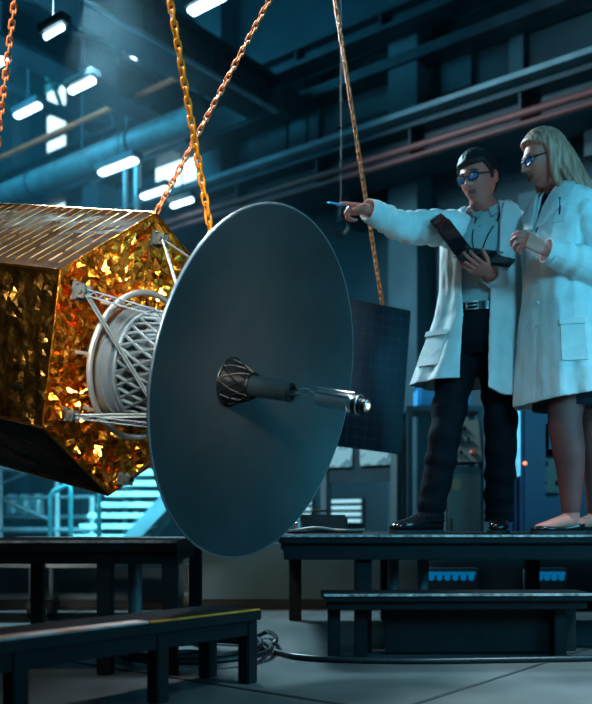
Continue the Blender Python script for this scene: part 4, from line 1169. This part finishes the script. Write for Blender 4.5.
    belt = part('belt', G().loft([ell(bc+V((0,0,z)), l, f, .158+o, .124+o, 40) for z, o in ((-.004,.004),(-.004,.009),(.034,.007),(.034,.002))], closed=False), 'leather', root, 'auto')
    q = bc+f*.136+V((0,0,.015)); bk = G()
    P = [q+l*x+V((0,0,z)) for x, z in ((-.030,-.017),(.026,-.017),(.026,.017),(-.030,.017))]
    for k in range(4): bk.tube([P[k], P[(k+1) % 4]], .0035, 8)
    bk.tube([q-l*.03, q+l*.02+f*.004], .003, 8)
    part('buckle', bk, 'chrome', belt, True, label='bright belt buckle')
    # coat
    def lv(py, px, z_, a, b, yw, o0, o1): p = w(px, py, z_); return (p.z, p.x, p.y, a, b, yw, o0, o1)
    C = Coat([lv(203, 489, 4.165, .074, .070, yaw, 45, 45), lv(208, 488, 4.16, .105, .082, yaw, 30, 34), lv(213, 486, 4.16, .150, .10, yaw, 24, 28), lv(219, 485, 4.16, .190, .122, yaw, 20, 26), lv(228, 484, 4.15, .205, .140, yaw, 18, 26), lv(250, 483, 4.15, .203, .150, yaw, 16, 28),
              lv(290, 480, 4.15, .192, .152, yaw, 14, 22), lv(320, 478, 4.15, .205, .165, yaw, 7, 22), lv(355, 473, 4.15, .240, .188, yaw, 2, 24), lv(392, 468, 4.15, .278, .212, yaw, -1, 26)], 6, .013, 1.3)
    zt_, zb_ = w(0, 203).z, w(0, 383).z
    zs = [zt_-(zt_-zb_)*(k/70) for k in range(71)]
    g = G(); C.shell(g, zs, 90, .010)
    # coat's left front hangs a little lower
    zlow = w(0, 400).z
    for i, p in enumerate(g.v):
        t_ = (p-V((pel.x, pel.y, p.z))).dot(l)
        if p.z < pel.z: g.v[i] = p-V((0,0,1))*(pel.z-p.z)/(pel.z-zb_)*max(0, min(1, t_/.15))*.085
    sleeve(g, [rs+V((.055,.01,-.035)), rs+V((.0,0,-.012)), (rs+re)/2-V((0,0,.012)), re-V((0,0,.014)), (re+rw)/2-V((0,0,.006)), rw+(re-rw)*.10], [.088,.086,.080,.068,.060,.050], .006, 2.0)
    sleeve(g, [ls-V((.05,0,.03)), ls+V((-.005,0,-.01)), (ls+le)/2, le+V((0,0,-.01)), (le+lw)/2, lw+(le-lw)*.14], [.075,.080,.075,.070,.062,.050], .005, 6.0)
    fused('lab_coat', g, .0048, 'coat', root, 2, label='white lab coat, worn open')
    for p_, q_, sd in ((re, rw, 0), (le, lw, 1)):
        e_ = q_+(p_-q_)*(.10 if sd == 0 else .14); dd = (q_-p_).normalized()
        cuffring(root, e_, dd, .055, .047)
    # lapels, collar, pockets
    z = lambda py: w(0, py).z
    g = C.patch([((-48,z(205)),(-75,z(203))),((-30,z(210)),(-62,z(212))),((-20,z(222)),(-55,z(224))),((-18,z(236)),(-46,z(232))),((-17,z(262)),(-26,z(262)))], .013, .008)
    part('lapel', g, 'coat', root, 'auto')
    g = C.patch([((48,z(205)),(75,z(203))),((34,z(210)),(62,z(212))),((27,z(222)),(56,z(224))),((26,z(236)),(50,z(232))),((27,z(262)),(33,z(262)))], .013, .008)
    part('lapel', g, 'coat', root, 'auto')
    g = C.patch([((75,z(203)),(60,z(210))),((130,z(202.5)),(130,z(209))),((180,z(202)),(180,z(209))),((230,z(202.5)),(230,z(209))),((285,z(203)),(300,z(210)))], .006)
    part('collar', g, 'coat', root, 'auto')
    g = C.patch([((-22,z(336)),(-22,z(368))),((-40,z(335)),(-40,z(367))),((-60,z(334)),(-60,z(366)))], .006, .004); pk = part('pocket', g, 'coat', root, 'auto')
    g = C.patch([((-21,z(333)),(-21,z(338))),((-40,z(332)),(-40,z(337))),((-61,z(331)),(-61,z(336)))], .012, .004); part('pocket_hem', g, 'coat', pk, 'auto')
    # pen in the pointing hand
    tip = (tips[0]+tt)/2; pdn = (w(322, 205.5, 3.66)-w(345, 209, 3.74)).normalized()
    p0 = tips[0]-pdn*.012+V((0,-.004,.004)); p1 = p0+pdn*.075
    pn_ = thing('pen', 'blue pen held out at the tip of the man\'s pointing hand', 'pen', p0)
    part('barrel', G().tube([p0-pdn*.02, p0+pdn*.058], .0048, 12), 'blue2', pn_)
    part('tip', G().lathe(p0+pdn*.058, pdn, [(0,.0045),(.010,.003),(.014,.001)], 12), 'chrome', pn_)
    # shoes
    def heelof(a_, fd, L): fd = V(fd).normalized(); h = a_-fd*.065; h.z = DZ+.001; return h
    shoe('black polished shoe on the man\'s left-hand foot in the picture, pointing left', 'dress_shoe', heelof(aR, (-.9,-.45,0), .29), (-.9,-.45,0), .29, .10, .105, 'leather', "man's shoes")
    shoe('black polished shoe on the man\'s right-hand foot in the picture, pointing at the viewer', 'dress_shoe', heelof(aL, (-.25,-1,0), .29), (-.25,-1,0), .29, .10, .105, 'leather', "man's shoes")
    return root, lw, ld
mroot, mlw, mld = man()
# laptop: lid up to the left, keyboard half to the right
def laptop():
    a = W(471, 247.5, 3.94); b = W(459, 258, 3.82)      # hinge ends (far, near)
    lid_t0 = W(443.5, 211, 4.01); lid_t1 = W(433.5, 229, 3.80)
    k0 = W(521, 254, 4.06); k1 = W(520, 266, 3.88)
    t = thing('laptop', 'black laptop held half open on the man\'s hand', 'laptop', a)
    k1 = b+(k0-a)
    lid_t1 = b+(lid_t0-a)*1.0
    n1 = (b-a).cross(lid_t0-a).normalized(); n2 = (b-a).cross(k0-a).normalized()
    lid = part('lid', G().quad(a, b, lid_t1, lid_t0, .007, n1), 'laptop', t, False)
    ctr = (a+b+lid_t0+lid_t1)/4
    sgn = 1 if (W(490,200,4.1)-ctr).dot(n1) > 0 else -1
    off = n1*(.0078 if sgn > 0 else -.0008)
    sc_ = [ctr+(p-ctr)*.9+off for p in (a, b, lid_t1, lid_t0)]; part('screen', G().quad(*sc_, .001*sgn, n1), 'screen', lid, False)
    sg2 = 1 if n2.z > 0 else -1
    bs = part('base', G().quad(a, b, k1, k0, .016, n2*-sg2), 'laptop', t, False)
    c2 = (a+b+k0+k1)/4; g = G(); X = (b-a); Y = (k0-a); up = n2*sg2
    for r in range(5):
        for k in range(12):
            p = a+X*(.08+.84*(k+.5)/12)+Y*(.12+.46*(r+.5)/5)+up*.001
            g.quad(p-X*.028-Y*.035, p+X*.028-Y*.035, p+X*.028+Y*.035, p-X*.028+Y*.035, .0015, up)
    part('keyboard', g, 'screen', bs, False)
    part('hinge', G().tube([a+X*.05, b-X*.05], .005, 8), 'laptop', t)
laptop()
# ============================== woman
def woman():
    ZW = 3.85
    def w(px, py, z=ZW): return W(px, py, z)
    base = V((w(572,0).x, ZW, DZ))
    root = thing('person', 'blond woman in white lab coat and dark skirt at right edge, seen from the side', 'person', base)
    yaw = 62; hyaw = 82
    HC = w(545.5, 161, 3.85); HR = frameof(hyaw, 13, 0)
    neck = w(563, 193, 3.88); chest = w(563, 232, 3.88); waist = w(566, 280, 3.88); pel = w(570, 335, 3.88)
    f = yawf(yaw); l = V((0,0,1)).cross(f)
    ls = w(582, 212, 3.76); le = w(600, 268, 3.72); lw = w(545, 250, 3.66)
    rs = w(553, 212, 4.02); re = w(545, 262, 4.05); rw = w(552, 300, 3.98)
    body = G()
    body.loft([ell(pel+V((0,0,-.08)), l, f, .13, .10), ell(pel, l, f, .158, .115), ell(waist, l, f, .12, .09), ell((waist+chest)/2, l, f, .13, .10), ell(chest, l, f, .14, .115),
               ell(chest+V((0,0,.07)), l, f, .145, .09), ell(neck+V((0,0,-.03)), l, f, .09, .06), ell(neck, l, f, .052, .050), ell(neck+V((0,0,.03)), l, f, .046, .046)])
    body.tube([neck-V((0,0,.03)), neck+V((-.006,0,.01)), HC+V((.020,.01,-.075)), HC+V((.018,.0,-.03))], [.054,.048,.047,.047], 18)
    add_head(body, HC, HR, True)
    limb(body, [ls-l*.04, ls, (ls+le)/2, le, (le+lw)/2, lw], [.042,.044,.038,.034,.031,.023])
    limb(body, [rs+l*.04, rs, (rs+re)/2, re, (re+rw)/2, rw], [.042,.044,.038,.034,.031,.023])
    hN = pel+l*.08-V((.02,0,.06)); hF = pel-l*.08-V((0,0,.06))
    fd = V((-.97,-.25,0)).normalized()
    aN = V((w(571,0,3.80).x, 3.80, DZ+.085)); aF = V((w(596,0,3.98).x, 3.98, DZ+.085))
    kN = V((w(565,0,3.78).x, 3.78, DZ+.47)); kF = V((w(592,0,3.96).x, 3.96, DZ+.47))
    for h_, k_, a_ in ((hN, kN, aN), (hF, kF, aF)):
        limb(body, [h_+V((0,0,.08)), h_, (h_+k_)/2, k_+V((0,0,.05)), k_-V((0,0,.10))-fd*.018, (k_+a_)/2-fd*.012, a_+V((0,0,.02)), a_-V((0,0,.03))], [.078,.08,.080,.070,.066,.056,.037,.036])
        body.tube([a_-V((0,0,.040))-fd*.035, a_-V((0,0,.030))+fd*.03, a_-V((0,0,.048))+fd*.10, a_-V((0,0,.058))+fd*.16], [.030,.036,.028,.019], 14, round_end=True)
    tg = G()
    for h_, k_, a_ in ((hN, kN, aN), (hF, kF, aF)):
        limb(tg, [h_, (h_+k_)/2, k_+V((0,0,.05)), k_-V((0,0,.10))-fd*.018, (k_+a_)/2-fd*.012, a_+V((0,0,.02))], [.082,.083,.073,.069,.059,.040])
    part('leg_shade', tg, 'leg_shade', root, True)  # darker layer added for the shade on the legs
    hd = (w(519, 234, 3.62)-lw).normalized()
    add_hand(body, lw+hd*.008, hd, V((-.15,.90,-.35)), -1, [(28,46,30),(36,54,34),(44,60,36),(50,64,40)], thumb=(.80,.42,.35), sc=1.04)
    hd2 = V((-1,-.2,.15)).normalized()
    add_hand(body, rw, hd2, V((0,.3,.9)), 1, [(20,24,18)]*4, sc=.9)
    fused('body', body, .0034, 'skin_f', root, 2)
    face_bits(root, None, HC, HR, True)
    glasses(HC, HR, 'dark blue framed eyeglasses on the woman\'s face', .93)
    # hair: cap plus long back
    def mask(a, b, d, p):
        x, y, z = p
        if y < -.012: return sstep(.074, .088, z+(y+.089)*.62)
        return 1.0 if z > -.06 else sstep(-.09, -.06, z)
    def thick(a, b, d): return .016+.010*max(0, d)+.004*max(0, b)
    g = G().add(*sph(120, 90, hairfn(HC, HR, thick, mask, True, .0014)))
    # long part
    rings = []; N = 72
    key = [(.070,.014,.066,.084),(.02,.030,.084,.098),(-.03,.050,.090,.106),(-.075,.072,.095,.110),(-.115,.094,.100,.112),(-.145,.114,.104,.106),(-.170,.132,.108,.092),(-.190,.146,.098,.066)]
    R0 = frameof(hyaw, 0, 0)
    for (z, y, a_, b_), k in zip(key, range(len(key))):
        ring = []
        for j in range(N):
            t_ = 2*math.pi*j/N; cs, sn = math.cos(t_), math.sin(t_)
            rr_ = 1+.028*math.sin(t_*17+z*5)+.03*noise.noise(V((cs*4, sn*4, z*4)))
            y_ = y+b_*sn*rr_; 
            if sn < 0: y_ = y+b_*sn*.62*rr_
            ring.append(HC+R0 @ V((a_*cs*rr_, y_+.012, z)))
        rings.append(ring)
    sub = []
    for i in range(len(rings)-1):
        for k in range(6): sub.append([p.lerp(q, k/6) for p, q in zip(rings[i], rings[i+1])])
    sub.append(rings[-1]); g.loft(sub)
    # side locks beside the cheek
    for s in (-1, 1):
        pts = [HC+R0 @ V((s*.052, -.052, .084)), HC+R0 @ V((s*.074, -.022, .030)), HC+R0 @ V((s*.080, -.006, -.02)), HC+R0 @ V((s*.080, .004, -.07)), HC+R0 @ V((s*.083, .018, -.12)), HC+R0 @ V((s*.085, .04, -.16))]
        g.tube(smooth_path(pts, 5), interp([.012,.018,.020,.022,.020,.008], 5), 12)
    fused('hair', g, .0032, 'hair_f', root, 1, label='long straight blond hair over her shoulders')
    # blouse
    g = G().loft([ell(pel, l, f, .160, .118, 40), ell(waist, l, f, .130, .10, 40), ell(chest, l, f, .148, .124, 40), ell(chest+V((0,0,.08)), l, f, .148, .10, 40), ell(neck+V((0,0,-.02)), l, f, .078, .068, 40), ell(neck+V((0,0,.004)), l, f, .058, .056, 40)])
    part('blouse', g, 'shirt_blue', root, True)
    g = G()
    for s in (-1, 1):
        n0_ = neck+V((0,0,.010)); g.quad(n0_+f*.055+l*s*.006, n0_+f*.015+l*s*.06+V((0,0,.014)), n0_+f*.040+l*s*.065-V((0,0,.030)), n0_+f*.085+l*s*.026-V((0,0,.060)), .006, f)
    part('blouse_collar', g, 'shirt_blue', root, 'auto')
    # skirt
    sk = G(); zt_ = pel.z+.05; zb_ = w(0, 408, 3.85).z
    sk.loft([ell(V((pel.x+dx, pel.y, z)), l, f, a_, b_, 40) for z, dx, a_, b_ in ((zt_,0,.165,.125),(pel.z-.05,0,.185,.14),(pel.z-.2,.01,.195,.155),(zb_,.01,.19,.158))])
    part('skirt', sk, 'navy_skirt', root, True)
    # coat
    def lv(py, px, z_, a, b, yw, o0, o1): p = w(px, py, z_); return (p.z, p.x, p.y, a, b, yw, o0, o1)
    y = yaw
    C = Coat([lv(186, 563, 3.88, .062, .060, y, 40, 40), lv(190, 563, 3.88, .085, .075, y, 26, 26), lv(195, 563, 3.88, .125, .092, y, 16, 16), lv(202, 564, 3.88, .165, .110, y, 8, 8), lv(212, 563, 3.88, .180, .128, y, 4, 4), lv(240, 561, 3.88, .180, .158, y, .6, .6),
              lv(285, 562, 3.88, .170, .158, y, -.4, -.4), lv(320, 564, 3.88, .195, .175, y, -.4, -.4), lv(360, 566, 3.88, .222, .195, y, -.4, -.4), lv(400, 568, 3.88, .245, .208, y, -.2, -.2)], 7, .010, 3.1)
    zt_, zb_ = w(0, 186).z, w(0, 399).z
    zs = [zt_-(zt_-zb_)*(k/70) for k in range(71)]
    g = G(); C.shell(g, zs, 90, .010)
    fN = V((-.6,-.8,0))
    for i, p in enumerate(g.v):
        if p.z < pel.z:
            k = (pel.z-p.z)/(pel.z-zb_); q = (p.x-pel.x)
            g.v[i] = p-V((0,0,1))*k*(.030*max(-1, min(1, -q/.22))) 
    sleeve(g, [ls-l*.045-V((0,0,.02)), ls+V((.0,0,-.01)), (ls+le)/2+V((.01,0,0)), le+V((.005,0,-.005)), (le+lw)/2-V((0,0,.006)), lw+(le-lw)*.10], [.062,.072,.072,.075,.068,.056], .006, 9.0)
    sleeve(g, [rs+l*.045-V((0,0,.02)), rs, (rs+re)/2, re, (re+rw)/2, rw+(re-rw)*.15], [.062,.066,.064,.062,.055,.048], .005, 12.0)
    fused('lab_coat', g, .0048, 'coat', root, 2, label='white lab coat, buttoned')
    e_ = lw+(le-lw)*.10; dd = (lw-le).normalized()
    cuffring(root, e_, dd, .062, .052)
    z = lambda py: w(0, py).z
    g = C.patch([((40,z(187)),(75,z(186))),((22,z(192)),(60,z(194))),((10,z(200)),(48,z(203))),((5,z(212)),(40,z(212))),((3,z(232)),(12,z(230)))], .012, .008); part('lapel', g, 'coat', root, 'auto')
    g = C.patch([((-40,z(187)),(-75,z(186))),((-22,z(192)),(-60,z(194))),((-10,z(200)),(-48,z(203))),((-5,z(212)),(-40,z(212))),((-3,z(232)),(-12,z(230)))], .012, .008); part('lapel', g, 'coat', root, 'auto')
    g = C.patch([((36,z(328)),(36,z(368))),((50,z(328)),(50,z(368))),((66,z(328)),(66,z(368)))], .005, .004); pk = part('pocket', g, 'coat', root, 'auto')
    g = C.patch([((35,z(327)),(35,z(333))),((50,z(327)),(50,z(333))),((67,z(327)),(67,z(333)))], .011, .004); part('pocket_hem', g, 'coat', pk, 'auto')
    g = C.patch([((26,z(213)),(26,z(232))),((34,z(213)),(34,z(232))),((44,z(213)),(44,z(232)))], .005, .004); part('chest_pocket', g, 'coat', root, 'auto')
    g = G()
    for py in (240, 262, 284, 306, 330):
        p = C.pt(3, z(py), .004); n_ = f; part('button', G().lathe(p, n_, [(-.002,.007),(.004,.007),(.005,.005)], 14), 'coat', root)
    p = C.pt(32, z(216), .012)
    t = thing('pocket_pen', 'dark pen clipped in the woman\'s chest pocket', 'pen', p)
    part('barrel', G().tube([p-V((0,0,.05)), p+V((0,0,.035))], .005, 10), 'frame', t)
    part('clip', G().tube([p+f*.006+V((0,0,.03)), p+f*.007-V((0,0,.012))], .0018, 6), 'chrome', t)
    for a_, lb in ((aN, 'near'), (aF, 'far')):
        h = a_-fd*.062; h.z = DZ+.001
        shoe('dark flat pump on the woman\'s %s foot' % lb, 'flat_pump', h, fd, .255, .085, .075, 'leather', "woman's shoes", True)
    # curves over the instep stay bare: the leg shade is a darker layer above
    return root
woman()
